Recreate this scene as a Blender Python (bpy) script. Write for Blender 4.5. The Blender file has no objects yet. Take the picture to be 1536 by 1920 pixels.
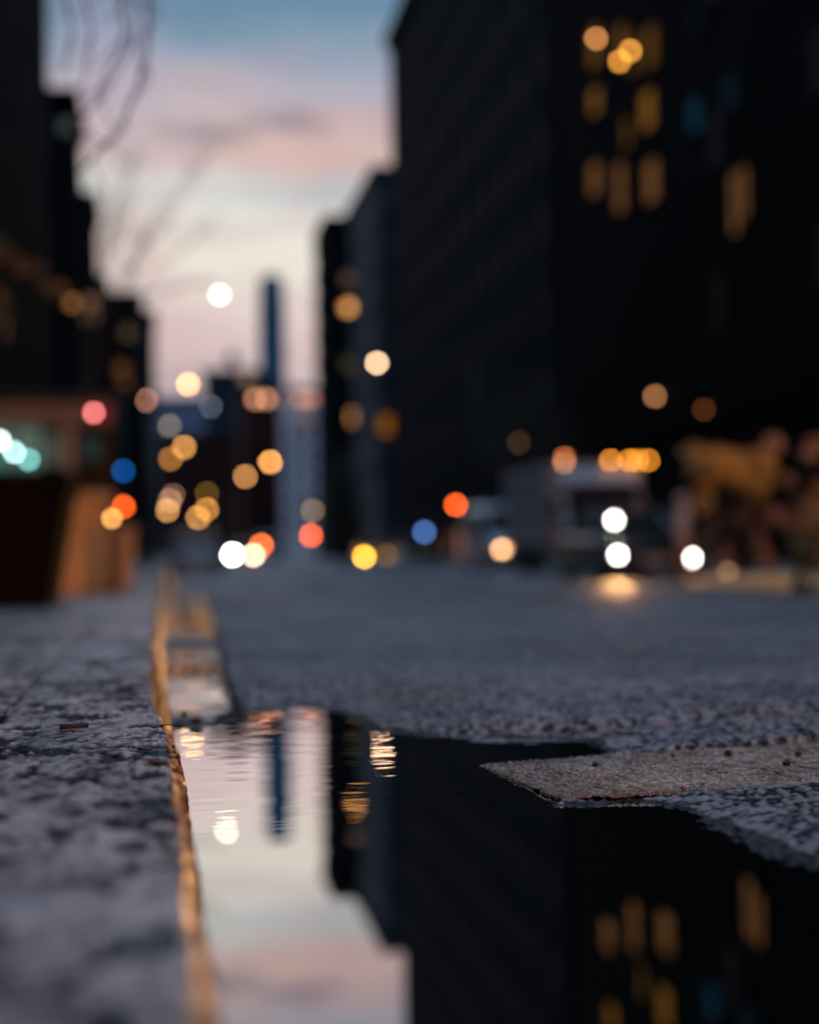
import bpy, bmesh, math, random
import numpy as np
from mathutils import Vector, Matrix, Euler
R = math.radians
S = bpy.context.scene
C = S.collection
random.seed(7)

# ------------------------------------------------------------------ camera
FPX = 3200.0            # focal length in photo pixels (photo 1536 x 1920)
YAW, PITCH, ROLL = -math.atan(468/3200), math.atan(77/3200), -0.0153
camd = bpy.data.cameras.new('camera'); cam = bpy.data.objects.new('camera', camd); C.objects.link(cam)
cam.location = (0, 0, 0.21)
RM = Matrix.Rotation(YAW, 3, 'Z') @ Matrix.Rotation(math.pi/2 + PITCH, 3, 'X') @ Matrix.Rotation(ROLL, 3, 'Z')
cam.rotation_euler = RM.to_euler()
camd.sensor_fit = 'HORIZONTAL'; camd.sensor_width = 24.0; camd.lens = 50.0
camd.clip_start = 0.02; camd.clip_end = 6000
camd.dof.use_dof = True; camd.dof.focus_distance = 1.50; camd.dof.aperture_fstop = 2.3
S.camera = cam
CP = Vector(cam.location)

# ------------------------------------------------------------------ dusk sky
W = bpy.data.worlds.new('World'); S.world = W; W.use_nodes = True
nt = W.node_tree; nt.nodes.clear()
def N(t, **k):
    n = nt.nodes.new(t)
    for a, b in k.items():
        if a in n.inputs: n.inputs[a].default_value = b
        else: setattr(n, a, b)
    return n
L = lambda a, b: nt.links.new(a, b)
def srgb(c):
    return tuple((x/255/12.92 if x/255 <= .04045 else ((x/255+.055)/1.055)**2.4) for x in c)
tc = N('ShaderNodeTexCoord'); sep = N('ShaderNodeSeparateXYZ'); L(tc.outputs['Generated'], sep.inputs[0])
mp = N('ShaderNodeMapping'); mp.inputs['Scale'].default_value = (3.2, 3.2, 13); L(tc.outputs['Generated'], mp.inputs[0])
no = N('ShaderNodeTexNoise'); no.inputs['Scale'].default_value = 1.6; no.inputs['Detail'].default_value = 3; L(mp.outputs[0], no.inputs['Vector'])
# elevation, bent a little by the noise so the colour bands waver
m1 = N('ShaderNodeMath', operation='MULTIPLY_ADD'); L(no.outputs[0], m1.inputs[0]); m1.inputs[1].default_value = .085; m1.inputs[2].default_value = -.0425
m2 = N('ShaderNodeMath', operation='ADD'); L(sep.outputs[2], m2.inputs[0]); L(m1.outputs[0], m2.inputs[1])
mr = N('ShaderNodeMapRange'); mr.inputs[2].default_value = .45; L(m2.outputs[0], mr.inputs[0])
cr = N('ShaderNodeValToRGB'); L(mr.outputs[0], cr.inputs[0])
stops = [(0.0, (178,166,172)), (.08, (186,166,168)), (.13, (206,188,182)), (.17, (222,212,200)), (.20, (218,212,202)),
         (.212, (204,200,196)), (.225, (180,190,192)), (.245, (186,190,194)), (.262, (205,186,178)),
         (.285, (196,172,166)), (.31, (176,162,168)), (.36, (158,158,174)), (.40, (136,152,170)), (.44, (106,144,168)),
         (.50, (92,136,164)), (.65, (60,100,140)), (1.0, (30,55,90))]
# elevations measured from the photograph: v pixel = 1037 - 3200 * tan(elevation)
conv = {0:0}
el = cr.color_ramp.elements
def vz(v): return math.sin(math.atan((1037-v)/3200))/.45
stops = [(0, (172,158,170)), (vz(720), (184,166,172)), (vz(640), (208,187,187)), (vz(560), (222,206,199)), (vz(470), (228,220,208)), (vz(400), (218,212,204)),
         (vz(355), (198,200,200)), (vz(318), (204,200,197)), (vz(280), (206,188,186)), (vz(235), (200,178,176)), (vz(170), (172,166,178)),
         (vz(110), (146,156,174)), (vz(50), (120,144,164)), (vz(-20), (100,132,156)), (vz(-200), (88,122,160)), (1.0, (108,138,168))]
el[0].position = stops[0][0]; el[0].color = srgb(stops[0][1]) + (1,)
el[1].position = 1.0; el[1].color = srgb(stops[-1][1]) + (1,)
for p, c in stops[1:-1]:
    e = el.new(p); e.color = srgb(c) + (1,)
# soft grey-mauve clouds
mp2 = N('ShaderNodeMapping'); mp2.inputs['Scale'].default_value = (7, 7, 24); mp2.inputs['Location'].default_value = (.35, .1, .6); L(tc.outputs['Generated'], mp2.inputs[0])
no2 = N('ShaderNodeTexNoise'); no2.inputs['Scale'].default_value = 1.3; no2.inputs['Detail'].default_value = 4; L(mp2.outputs[0], no2.inputs['Vector'])
cr2 = N('ShaderNodeValToRGB'); L(no2.outputs[0], cr2.inputs[0]); cr2.color_ramp.elements[0].position = .5; cr2.color_ramp.elements[1].position = .72
cr2.color_ramp.elements[1].color = (.65, .65, .65, 1)
mx = N('ShaderNodeMix', data_type='RGBA'); L(cr2.outputs[0], mx.inputs[0]); L(cr.outputs[0], mx.inputs[6]); mx.inputs[7].default_value = srgb((168,146,150)) + (1,)
def cloud(prev, u, v, ru, rv, col, k):
    c_ = (RM @ Vector(((u-768)/FPX, -(v-960)/FPX, -1))).normalized()
    rt = RM @ Vector((1,0,0)); rt.z = 0; rt.normalize()
    va = N('ShaderNodeVectorMath', operation='SUBTRACT'); L(tc.outputs['Generated'], va.inputs[0]); va.inputs[1].default_value = c_
    nn = N('ShaderNodeTexNoise'); nn.inputs['Scale'].default_value = 22; nn.inputs['Detail'].default_value = 4; L(tc.outputs['Generated'], nn.inputs['Vector'])
    vb = N('ShaderNodeVectorMath', operation='MULTIPLY_ADD'); L(nn.outputs['Color'], vb.inputs[0]); q_ = .045; vb.inputs[1].default_value = (q_, q_, q_*.6); L(va.outputs[0], vb.inputs[2])
    vb2 = N('ShaderNodeVectorMath', operation='SUBTRACT'); L(vb.outputs[0], vb2.inputs[0]); vb2.inputs[1].default_value = (q_/2, q_/2, q_*.3)
    vc = N('ShaderNodeVectorMath', operation='MULTIPLY'); L(vb2.outputs[0], vc.inputs[0]); vc.inputs[1].default_value = (FPX/ru, FPX/ru, FPX/rv)
    vd = N('ShaderNodeVectorMath', operation='LENGTH'); L(vc.outputs[0], vd.inputs[0])
    mm = N('ShaderNodeMapRange', interpolation_type='SMOOTHSTEP'); L(vd.outputs['Value'], mm.inputs[0]); mm.inputs[1].default_value = 1.6; mm.inputs[2].default_value = .1; mm.inputs[3].default_value = 0; mm.inputs[4].default_value = k
    xx = N('ShaderNodeMix', data_type='RGBA'); L(mm.outputs[0], xx.inputs[0]); L(prev, xx.inputs[6]); xx.inputs[7].default_value = srgb(col) + (1,); return xx.outputs[2]
skyc = mx.outputs[2]
for a_ in ((640,238,150,38,(200,164,158),.5),(520,285,230,26,(208,170,158),.6),(370,250,75,26,(138,124,132),.75),(520,226,95,24,(140,126,134),.75),(250,230,120,70,(176,166,176),.4),
           (210,120,90,120,(170,158,180),.6),(240,470,90,90,(206,176,174),.6),(420,440,120,26,(196,184,178),.5),(640,640,110,120,(206,180,174),.6),(330,640,120,90,(206,180,176),.6),(640,350,120,30,(176,184,188),.5)):
    skyc = cloud(skyc, *a_)
# the glow sits ahead of the camera; the sky behind it is already night
mr2 = N('ShaderNodeMapRange', interpolation_type='SMOOTHSTEP'); L(sep.outputs[1], mr2.inputs[0]); mr2.inputs[1].default_value = -.1; mr2.inputs[2].default_value = .93; mr2.inputs[3].default_value = .10; bgk = 1.12; mr2.inputs[4].default_value = bgk
# nishita twilight from just above the horizon adds a trace of physical sky
sk = N('ShaderNodeTexSky'); sk.sky_type = 'NISHITA'; sk.sun_disc = False; sk.sun_elevation = R(-3); sk.sun_rotation = R(0)
# sky boosted high overhead, out of view, to brighten the ground
mr3 = N('ShaderNodeMapRange', interpolation_type='SMOOTHSTEP'); L(sep.outputs[2], mr3.inputs[0]); mr3.inputs[1].default_value = .55; mr3.inputs[2].default_value = 1.0; mr3.inputs[3].default_value = 0; mr3.inputs[4].default_value = 6.4
m3 = N('ShaderNodeMath', operation='ADD'); L(mr2.outputs[0], m3.inputs[0]); L(mr3.outputs[0], m3.inputs[1])
bg = N('ShaderNodeBackground'); L(skyc, bg.inputs[0]); L(m3.outputs[0], bg.inputs[1])
bg2 = N('ShaderNodeBackground'); L(sk.outputs[0], bg2.inputs[0]); bg2.inputs[1].default_value = .05
ad = N('ShaderNodeAddShader'); L(bg.outputs[0], ad.inputs[0]); L(bg2.outputs[0], ad.inputs[1])
wo = N('ShaderNodeOutputWorld'); L(ad.outputs[0], wo.inputs[0])

S.view_settings.view_transform = 'Standard'; S.view_settings.look = 'None'
S.view_settings.exposure = 0.0; S.view_settings.gamma = 1.0
S.render.engine = 'CYCLES'
S.cycles.use_adaptive_sampling = False
S.cycles.use_denoising = True
try: S.cycles.denoiser = 'OPENIMAGEDENOISE'; S.cycles.denoising_prefilter = 'ACCURATE'
except Exception: pass
S.cycles.max_bounces = 6; S.cycles.diffuse_bounces = 2; S.cycles.glossy_bounces = 4; S.cycles.transparent_max_bounces = 6
S.cycles.sample_clamp_indirect = 6.0; S.cycles.sample_clamp_direct = 0.0
S.cycles.caustics_reflective = True; S.cycles.caustics_refractive = False

# ------------------------------------------------------------------ measuring helpers
def ray(u, v): return RM @ Vector(((u-768)/FPX, -(v-960)/FPX, -1))
def P(u, v, Y):
    d = ray(u, v); return CP + d*(Y/d.y)
def PX(u, v, X):
    d = ray(u, v); return CP + d*(X/d.x)
def G(u, v, z=0.0):
    d = ray(u, v); return CP + d*((z-CP.z)/d.z)
def drop(Y):
    t = np.clip((np.asarray(Y, float)-3)/31, 0, 1); return -.42*t*t*(3-2*t)
def dr(Y): return float(drop(Y))

# ------------------------------------------------------------------ object helpers
def tag(o, label=None, cat=None, group=None, kind=None):
    if label: o['label'] = label
    if cat: o['category'] = cat
    if group: o['group'] = group
    if kind: o['kind'] = kind
    return o
def empty(name, loc=(0,0,0), rz=0, label=None, cat=None, group=None):
    o = bpy.data.objects.new(name, None); C.objects.link(o); o.location = loc; o.rotation_euler = (0,0,rz)
    o.empty_display_size = .1
    return tag(o, label, cat, group)
class MB:
    def __init__(s): s.bm = bmesh.new(); s.mi = 0
    def _fin(s, verts):
        for v in verts:
            for f in v.link_faces: f.material_index = s.mi
    def box(s, c, d, rot=None, taper=1.0):
        r = bmesh.ops.create_cube(s.bm, size=1)['verts']
        for v in r:
            k = taper if v.co.z < 0 else 1
            p = Vector((v.co.x*d[0]*k, v.co.y*d[1]*k, v.co.z*d[2]))
            if rot: p = rot @ p
            v.co = p + Vector(c)
        s._fin(r); return s
    def cyl(s, a, b, r1, r2=None, n=16):
        a, b = Vector(a), Vector(b); d = b-a
        r = bmesh.ops.create_cone(s.bm, cap_ends=True, segments=n, radius1=r1, radius2=r1 if r2 is None else r2, depth=d.length)['verts']
        q = d.to_track_quat('Z', 'Y').to_matrix()
        for v in r: v.co = q @ v.co + (a+b)/2
        s._fin(r); return s
    def sph(s, c, r, sc=(1,1,1), n=16):
        q = bmesh.ops.create_uvsphere(s.bm, u_segments=n, v_segments=max(6, n//2), radius=r)['verts']
        for v in q: v.co = Vector((v.co.x*sc[0], v.co.y*sc[1], v.co.z*sc[2])) + Vector(c)
        s._fin(q); return s
    def loft(s, rings, close=True):
        rs = [[s.bm.verts.new(p) for p in ring] for ring in rings]
        n = len(rs[0])
        for a, b in zip(rs, rs[1:]):
            for i in range(n):
                f = s.bm.faces.new((a[i], a[(i+1) % n], b[(i+1) % n], b[i])); f.material_index = s.mi
        if close:
            s.bm.faces.new(rs[0][::-1]).material_index = s.mi; s.bm.faces.new(rs[-1]).material_index = s.mi
        return s
    def quad(s, *pts):
        s.bm.faces.new([s.bm.verts.new(p) for p in pts]).material_index = s.mi; return s
    def build(s, name, mats, parent=None, smooth=False, bevel=0):
        bmesh.ops.recalc_face_normals(s.bm, faces=s.bm.faces)
        me = bpy.data.meshes.new(name); s.bm.to_mesh(me); s.bm.free()
        for m in (mats if isinstance(mats, (list, tuple)) else [mats]): me.materials.append(m)
        if smooth:
            for p in me.polygons: p.use_smooth = True
        o = bpy.data.objects.new(name, me); C.objects.link(o); o.parent = parent
        if bevel:
            b = o.modifiers.new('bevel', 'BEVEL'); b.width = bevel; b.segments = 2; b.limit_method = 'ANGLE'
        return o
def grid_mesh(name, X, Y, Z, mat, attrs=None, smooth=True):
    ny, nx = X.shape
    co = np.stack([X, Y, Z], -1).reshape(-1, 3).astype(np.float32)
    idx = np.arange(ny*nx).reshape(ny, nx)
    q = np.stack([idx[:-1,:-1], idx[:-1,1:], idx[1:,1:], idx[1:,:-1]], -1).reshape(-1, 4).astype(np.int32)
    me = bpy.data.meshes.new(name)
    me.vertices.add(len(co)); me.vertices.foreach_set('co', co.ravel())
    me.loops.add(q.size); me.loops.foreach_set('vertex_index', q.ravel())
    me.polygons.add(len(q)); me.polygons.foreach_set('loop_start', np.arange(0, q.size, 4, dtype=np.int32))
    me.polygons.foreach_set('use_smooth', np.full(len(q), smooth))
    me.update(calc_edges=True)
    for k, a in (attrs or {}).items():
        at = me.attributes.new(k, 'FLOAT', 'POINT'); at.data.foreach_set('value', a.ravel().astype(np.float32))
    me.materials.append(mat)
    o = bpy.data.objects.new(name, me); C.objects.link(o); return o

# ------------------------------------------------------------------ numpy noise
def h2(i, j, s):
    i = i.astype(np.int64); j = j.astype(np.int64)
    h = (i*374761393 + j*668265263 + s*1274126177) & 0xffffffff
    h = ((h ^ (h >> 13))*1274126177) & 0xffffffff
    h = (h ^ (h >> 16)) & 0xffffffff
    return h/4294967295.0
def vn(x, y, sc, s=0):
    x = x/sc; y = y/sc; i = np.floor(x); j = np.floor(y); f = x-i; g = y-j
    f = f*f*(3-2*f); g = g*g*(3-2*g)
    return (h2(i,j,s)*(1-f)*(1-g)+h2(i+1,j,s)*f*(1-g)+h2(i,j+1,s)*(1-f)*g+h2(i+1,j+1,s)*f*g)*2-1
def fbm(x, y, sc, s=0, o=4):
    r = 0; a = 1; t = 0
    for k in range(o): r = r + a*vn(x, y, sc/2**k, s+k*17); t += a; a *= .5
    return r/t
def stones(x, y, sc, s=0):
    """domes: height 0..1 of rounded stones, and a random value per stone"""
    X = x/sc; Y = y/sc; i = np.floor(X); j = np.floor(Y)
    best = np.full(x.shape, 9.0); val = np.zeros(x.shape)
    for a in (-1,0,1):
        for b in (-1,0,1):
            px = i+a+.15+.7*h2(i+a, j+b, s); py = j+b+.15+.7*h2(i+a, j+b, s+5)
            d = (X-px)**2+(Y-py)**2
            m = d < best; best = np.where(m, d, best); val = np.where(m, h2(i+a, j+b, s+9), val)
    d = np.sqrt(best)
    return np.sqrt(np.clip(1-(d/.75)**2, 0, 1)), val
def sdpoly(x, y, poly):
    """signed distance, negative inside"""
    d = np.full(x.shape, 1e9); ins = np.zeros(x.shape, bool); n = len(poly)
    for k in range(n):
        ax, ay = poly[k]; bx, by = poly[(k+1) % n]
        ex, ey = bx-ax, by-ay; L2 = ex*ex+ey*ey+1e-12
        t = np.clip(((x-ax)*ex+(y-ay)*ey)/L2, 0, 1)
        d = np.minimum(d, (x-ax-t*ex)**2+(y-ay-t*ey)**2)
        c = ((ay > y) != (by > y)) & (x < (bx-ax)*(y-ay)/(by-ay+1e-12)+ax)
        ins ^= c
    d = np.sqrt(d); return np.where(ins, -d, d)
sst = lambda a, b, x: (lambda t: t*t*(3-2*t))(np.clip((x-a)/(b-a), 0, 1))

# ------------------------------------------------------------------ materials
def mat(name, col=(.1,.1,.1), rough=.6, metal=0, spec=.5, noise=None, bump=0, bscale=40, emit=None, es=0, coat=0):
    m = bpy.data.materials.new(name); m.use_nodes = True; t = m.node_tree; b = t.nodes['Principled BSDF']
    b.inputs['Base Color'].default_value = (*col, 1); b.inputs['Roughness'].default_value = rough
    b.inputs['Metallic'].default_value = metal; b.inputs['Specular IOR Level'].default_value = spec
    b.inputs['Coat Weight'].default_value = coat
    tcn = t.nodes.new('ShaderNodeTexCoord')
    nz = t.nodes.new('ShaderNodeTexNoise'); nz.inputs['Scale'].default_value = (noise[0] if noise else 6); nz.inputs['Detail'].default_value = 5
    t.links.new(tcn.outputs['Object'], nz.inputs['Vector'])
    rp = t.nodes.new('ShaderNodeMapRange'); rp.inputs[3].default_value = 1-(noise[1] if noise else .15); rp.inputs[4].default_value = 1+(noise[1] if noise else .15)
    rp.inputs[1].default_value = .3; rp.inputs[2].default_value = .7
    t.links.new(nz.outputs[0], rp.inputs[0])
    mu = t.nodes.new('ShaderNodeVectorMath'); mu.operation = 'SCALE'; mu.inputs[0].default_value = col
    t.links.new(rp.outputs[0], mu.inputs['Scale']); t.links.new(mu.outputs[0], b.inputs['Base Color'])
    if bump:
        n2 = t.nodes.new('ShaderNodeTexNoise'); n2.inputs['Scale'].default_value = bscale; n2.inputs['Detail'].default_value = 4
        t.links.new(tcn.outputs['Object'], n2.inputs['Vector'])
        bp = t.nodes.new('ShaderNodeBump'); bp.inputs['Strength'].default_value = bump; bp.inputs['Distance'].default_value = .02
        t.links.new(n2.outputs[0], bp.inputs['Height']); t.links.new(bp.outputs[0], b.inputs['Normal'])
    if emit:
        b.inputs['Emission Color'].default_value = (*emit, 1); b.inputs['Emission Strength'].default_value = es
    return m
LIGHTM = {}
def lightmat(rgb, strength):
    k = (rgb, round(strength, 2))
    if k not in LIGHTM:
        m = bpy.data.materials.new('lamp_glass'); m.use_nodes = True; b = m.node_tree.nodes['Principled BSDF']
        b.inputs['Base Color'].default_value = (.02, .02, .02, 1); b.inputs['Specular IOR Level'].default_value = 0; b.inputs['Roughness'].default_value = .3
        b.inputs['Emission Color'].default_value = (*srgb(rgb), 1); b.inputs['Emission Strength'].default_value = strength
        LIGHTM[k] = m
    return LIGHTM[k]
DISC = 45.0
def disc(rgb, dpx=9.0, boost=1.0, sx=1.0):
    """emission of a lens dpx photo-pixels wide whose defocused disc shows colour rgb"""
    return lightmat(rgb, boost*(DISC/dpx)**2/sx)
M = {
 'pole': mat('dark_painted_steel', (.03,.035,.035), .5, .4),
 'brick_brown': mat('dark_brown_brick', (.009,.005,.003), .9, spec=.03, noise=(2,.35)),
 'brick_red': mat('dark_red_brick', (.045,.016,.014), .85, spec=.15, noise=(.4,.3)),
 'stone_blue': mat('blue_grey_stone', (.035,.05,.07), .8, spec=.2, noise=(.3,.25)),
 'stone_black': mat('near_black_stone', (.0025,.0025,.003), .9, spec=.03, noise=(.3,.3)),  # even base colour, set very dark against the boosted overhead sky
 'stone_dark': mat('dark_stone', (.005,.008,.011), .88, spec=.03, noise=(.3,.3)),
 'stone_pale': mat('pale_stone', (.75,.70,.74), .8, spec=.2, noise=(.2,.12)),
 'stone_hazed': mat('hazed_lilac_stone', (.33,.37,.52), .7, spec=.3, noise=(.1,.2)),  # lilac stone lightened, with distance haze put into its colour
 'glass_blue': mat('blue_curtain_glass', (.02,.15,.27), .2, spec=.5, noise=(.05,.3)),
 'glass': mat('dark_window_glass', (.004,.006,.008), .5, spec=.05),
 'frame': mat('window_frame_paint', (.012,.012,.013), .8, spec=.1),
 'tyre': mat('black_rubber', (.015,.015,.015), .8), 'rim': mat('alloy_rim', (.35,.35,.36), .35, .8),
 'black': mat('black_car_paint', (.008,.008,.006), .25, coat=.6), 'navy': mat('navy_car_paint', (.008,.02,.06), .25, coat=.6),
 'white': mat('white_vehicle_paint', (.34,.32,.33), .4, coat=.3), 'silver': mat('silver_car_paint', (.4,.42,.47), .35, .5, coat=.5),
 'yellow': mat('taxi_yellow_paint', (.55,.30,.02), .35, coat=.5), 'chrome': mat('chrome', (.5,.5,.5), .15, 1),
 'plastic': mat('black_plastic', (.012,.012,.012), .5), 'plate': mat('plate', (.5,.5,.45), .5),
 'lens_off': mat('unlit_lens', (.15,.15,.15), .15), 'tail': mat('red_lens', (.2,.01,.01), .2),
 'bark': mat('wet_bark', (.03,.024,.02), .8, noise=(12,.4), bump=.4, bscale=30),
 'leaf_dark': mat('dark_leaves', (.012,.018,.010), .6, noise=(3,.5)),
 'leaf_gold': mat('golden_brown_leaves', (.78,.50,.15), .55, noise=(2.2,.6)),
 'leaf_rust': mat('rusty_leaves', (.55,.30,.17), .55, noise=(2.2,.6)),
 'leaf_olive': mat('olive_leaves', (.26,.16,.03), .55, noise=(3,.5)),
 'planter_dark': mat('charcoal_planter', (.008,.007,.006), .85, spec=.03, noise=(5,.4), bump=.3),
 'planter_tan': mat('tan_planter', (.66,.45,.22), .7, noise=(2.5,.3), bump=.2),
 'soil': mat('soil', (.02,.014,.01), .9, bump=.8), 'wood': mat('weathered_wood', (.24,.13,.08), .7, noise=(8,.3)),
 'concrete': mat('concrete', (.24,.22,.2), .6, noise=(4,.25), bump=.3), 'gravelrock': mat('dark_pebble', (.02,.02,.022), .35, noise=(90,.5), bump=.5, bscale=300),
}

# ground materials ---------------------------------------------------
def ground_mat(name, dark, light, warm, rl, rh, far_bump=.25):
    m = bpy.data.materials.new(name); m.use_nodes = True; t = m.node_tree; b = t.nodes['Principled BSDF']
    n = t.nodes.new; l = t.links.new
    tcn = n('ShaderNodeTexCoord')
    a1 = n('ShaderNodeAttribute'); a1.attribute_name = 'tone'; a2 = n('ShaderNodeAttribute'); a2.attribute_name = 'wet'; a3 = n('ShaderNodeAttribute'); a3.attribute_name = 'dirt_glow'
    mix = n('ShaderNodeMix'); mix.data_type = 'RGBA'; mix.inputs[6].default_value = (*dark, 1); mix.inputs[7].default_value = (*light, 1); l(a1.outputs['Fac'], mix.inputs[0])
    mix2 = n('ShaderNodeMix'); mix2.data_type = 'RGBA'; l(a3.outputs['Fac'], mix2.inputs[0]); l(mix.outputs[2], mix2.inputs[6]); mix2.inputs[7].default_value = (*warm, 1)
    l(mix2.outputs[2], b.inputs['Base Color'])
    nz = n('ShaderNodeTexNoise'); nz.inputs['Scale'].default_value = 2.3; nz.inputs['Detail'].default_value = 6; l(tcn.outputs['Object'], nz.inputs['Vector'])
    r1 = n('ShaderNodeMapRange'); l(nz.outputs[0], r1.inputs[0]); r1.inputs[1].default_value = .35; r1.inputs[2].default_value = .65; r1.inputs[3].default_value = rl; r1.inputs[4].default_value = rh
    r2 = n('ShaderNodeMix'); l(a2.outputs['Fac'], r2.inputs[0]); l(r1.outputs[0], r2.inputs[2]); r2.inputs[3].default_value = .08
    l(r2.outputs[0], b.inputs['Roughness'])
    n2 = n('ShaderNodeTexNoise'); n2.inputs['Scale'].default_value = 260; n2.inputs['Detail'].default_value = 3; l(tcn.outputs['Object'], n2.inputs['Vector'])
    bp = n('ShaderNodeBump'); bp.inputs['Distance'].default_value = .003 if far_bump > .6 else .0015; l(n2.outputs[0], bp.inputs['Height'])
    r3 = n('ShaderNodeMapRange'); l(a2.outputs['Fac'], r3.inputs[0]); r3.inputs[3].default_value = far_bump; r3.inputs[4].default_value = .005; l(r3.outputs[0], bp.inputs['Strength'])
    l(bp.outputs[0], b.inputs['Normal'])
    r4 = n('ShaderNodeMapRange'); l(a1.outputs['Fac'], r4.inputs[0]); r4.inputs[1].default_value = .1; r4.inputs[2].default_value = .7; r4.inputs[3].default_value = .08; r4.inputs[4].default_value = 1.0
    r5 = n('ShaderNodeMath'); r5.operation = 'MAXIMUM'; l(r4.outputs[0], r5.inputs[0]); l(a2.outputs['Fac'], r5.inputs[1]); l(r5.outputs[0], b.inputs['Specular IOR Level'])
    return m
MROAD = ground_mat('wet_asphalt', (.006,.008,.010), (.21,.225,.25), (.10,.05,.02), .36, .68, .9)
MPAVE = ground_mat('damp_concrete', (.010,.012,.016), (.46,.455,.45), (.09,.045,.02), .24, .5)
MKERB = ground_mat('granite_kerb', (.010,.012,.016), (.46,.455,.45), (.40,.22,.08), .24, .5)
MFACE = ground_mat('warm_lit_kerb_face', (.06,.025,.008), (.34,.16,.05), (.012,.006,.003), .28, .5)  # orange stands for warm lamp light on the face, put into the colour
MMARK = ground_mat('worn_road_paint', (.05,.035,.025), (.42,.36,.27), (.12,.07,.03), .22, .42, .5)

# ------------------------------------------------------------------ road with the puddle hollow
def axis(segs):
    out = []
    for a, b, d0, d1 in segs:
        x = a; n = max(2, int(abs(b-a)/((d0+d1)/2)))
        w = np.linspace(d0, d1, n); w = np.cumsum(w)-w[0]; w = w/w[-1]*(b-a)+a
        out.append(w[:-1])
    out.append(np.array([segs[-1][1]])); return np.concatenate(out)
shore = [(335,1362),(372,1366),(395,1356),(438,1338),(500,1330),(560,1324),(640,1330),(690,1343),(722,1368),(800,1374),(900,1379),(1010,1383),(1120,1387),(1142,1402),(1182,1412),
         (1060,1432),(1045,1450),(1060,1488),(1050,1511),(1150,1499),(1235,1501),(1300,1517),(1360,1540),(1450,1572),(1536,1612),(1700,1690),(2100,1850)]
pud = [(G(u,v).x, G(u,v).y) for u, v in shore]
pud += [(.75,.3),(.75,-.6),(-.05,-.6),(-.05,1.9)]
gl = [(G(u,v,.008).x, G(u,v,.008).y) for u, v in ((840,1366),(1130,1362),(1400,1350),(1536,1341),(2400,1300))]
isl = G(705,1452); isl2 = G(640,1500)
mk = [G(893,1430,.002), G(1536,1390,.006), G(1536,1473,.006), G(1050,1505,.0)]
A0, B0 = Vector(mk[0].xy), Vector(mk[3].xy)
dA = (Vector(mk[1].xy)-A0); dB = (Vector(mk[2].xy)-B0)
A1, B1 = A0+dA*1.9, B0+dB*2.6
mpoly = [tuple(A0), tuple(A1), tuple(B1), tuple(B0)]
def mark_base(x, y):
    d = (x-A0.x)*.9 + (y-A0.y)*-.2
    return .0002 + .0052*sst(-.03, .14, d)
def road_h(x, y):
    sd = sdpoly(x, y, pud) + .008*fbm(x, y, .06, 3, 3)
    base = np.where(sd < 0, -.012*sst(0, .10, -sd)-.0012*sst(0,.006,-sd), .0045*sst(0, .05, sd) + .008*sst(.03, .30, sd))
    # rise and open seam of the old repair patch beyond the puddle
    t = np.interp(x, [g[0] for g in gl], [g[1] for g in gl]) + .012*vn(x, x*0, .09, 4)
    on = sst(gl[0][0]-.02, gl[0][0]+.05, x)
    seam = np.exp(-((y-t)/.009)**2)*on
    base = base - .014*seam + .006*sst(0, .03, y-t-.012)*on
    # gutter joint
    gx = .10 + np.clip(.022*(y-2.6), 0, .35) + .004*vn(y, y*0, .25, 8) + .004*vn(y, y*0, .04, 9)
    gm = sst(2.0, 2.35, y)
    joint = np.exp(-((x-gx)/.006)**2)*gm
    gut = (1-sst(gx-.004, gx+.004, x))*gm
    base = base - .004*joint - .003*gut
    base = base + .0035*fbm(x, y, .35, 21, 3)*sst(.02, .2, sd)
    lump = np.exp(-(((x-isl.x)/.016)**2+((y-isl.y)/.030)**2)) + .8*np.exp(-(((x-isl2.x)/.010)**2+((y-isl2.y)/.016)**2))
    base = base + np.where(sd < 0, .0115*lump, 0)
    return base + drop(y), sd, seam+joint, gut
xs = axis([(-.01,.03,.01,.0025),(.03,.95,.0024,.0024),(.95,2.6,.003,.006),(2.6,15.0,.02,.5)])
ys = axis([(-40,.4,3,.02),(.4,1.0,.006,.0026),(1.0,2.6,.0024,.0026),(2.6,6,.0035,.012),(6,20,.02,.1),(20,900,.4,40)])
X, Y = np.meshgrid(xs, ys)
Z, sd, seam, gut = road_h(X, Y)
st, sv = stones(X, Y*.75, .0062, 2); st2, sv2 = stones(X, Y*.8, .0040, 31)
gw = .6+.4*vn(X, Y, .05, 50)
inm = sdpoly(X, Y, mpoly)
near = (1-sst(5, 9, Y))
wetp = np.clip(gut*sst(-.45, .05, fbm(X, Y, .35, 77, 3)), 0, 1)
gr = (st*(.2+.8*sv)*.0048 + st2*sv2*.0016)*gw
Z = Z + gr*near*(1-.97*wetp)
Z = np.where(inm < .004, np.minimum(Z, mark_base(X, Y)-.005), Z)
tone = np.clip(-.05 + 1.1*sst(.1, .85, sv*st + .2*vn(X, Y*.7, .004, 55)) + .30*fbm(X, Y, .3, 5) + .30*fbm(X, Y*.6, .03, 6, 3), 0, 1)*(1-.85*np.clip(seam, 0, 1))
tone = tone*(1-.8*(sd < -.002)) * (1-.45*gut)
dirt_glow = np.clip(sst(.25,.6, fbm(X, Y, .4, 91, 3))*.35, 0, 1)
road = grid_mesh('road', X, Y, Z, MROAD, {'tone': tone, 'wet': wetp, 'dirt_glow': dirt_glow}); tag(road, kind='structure')

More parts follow.
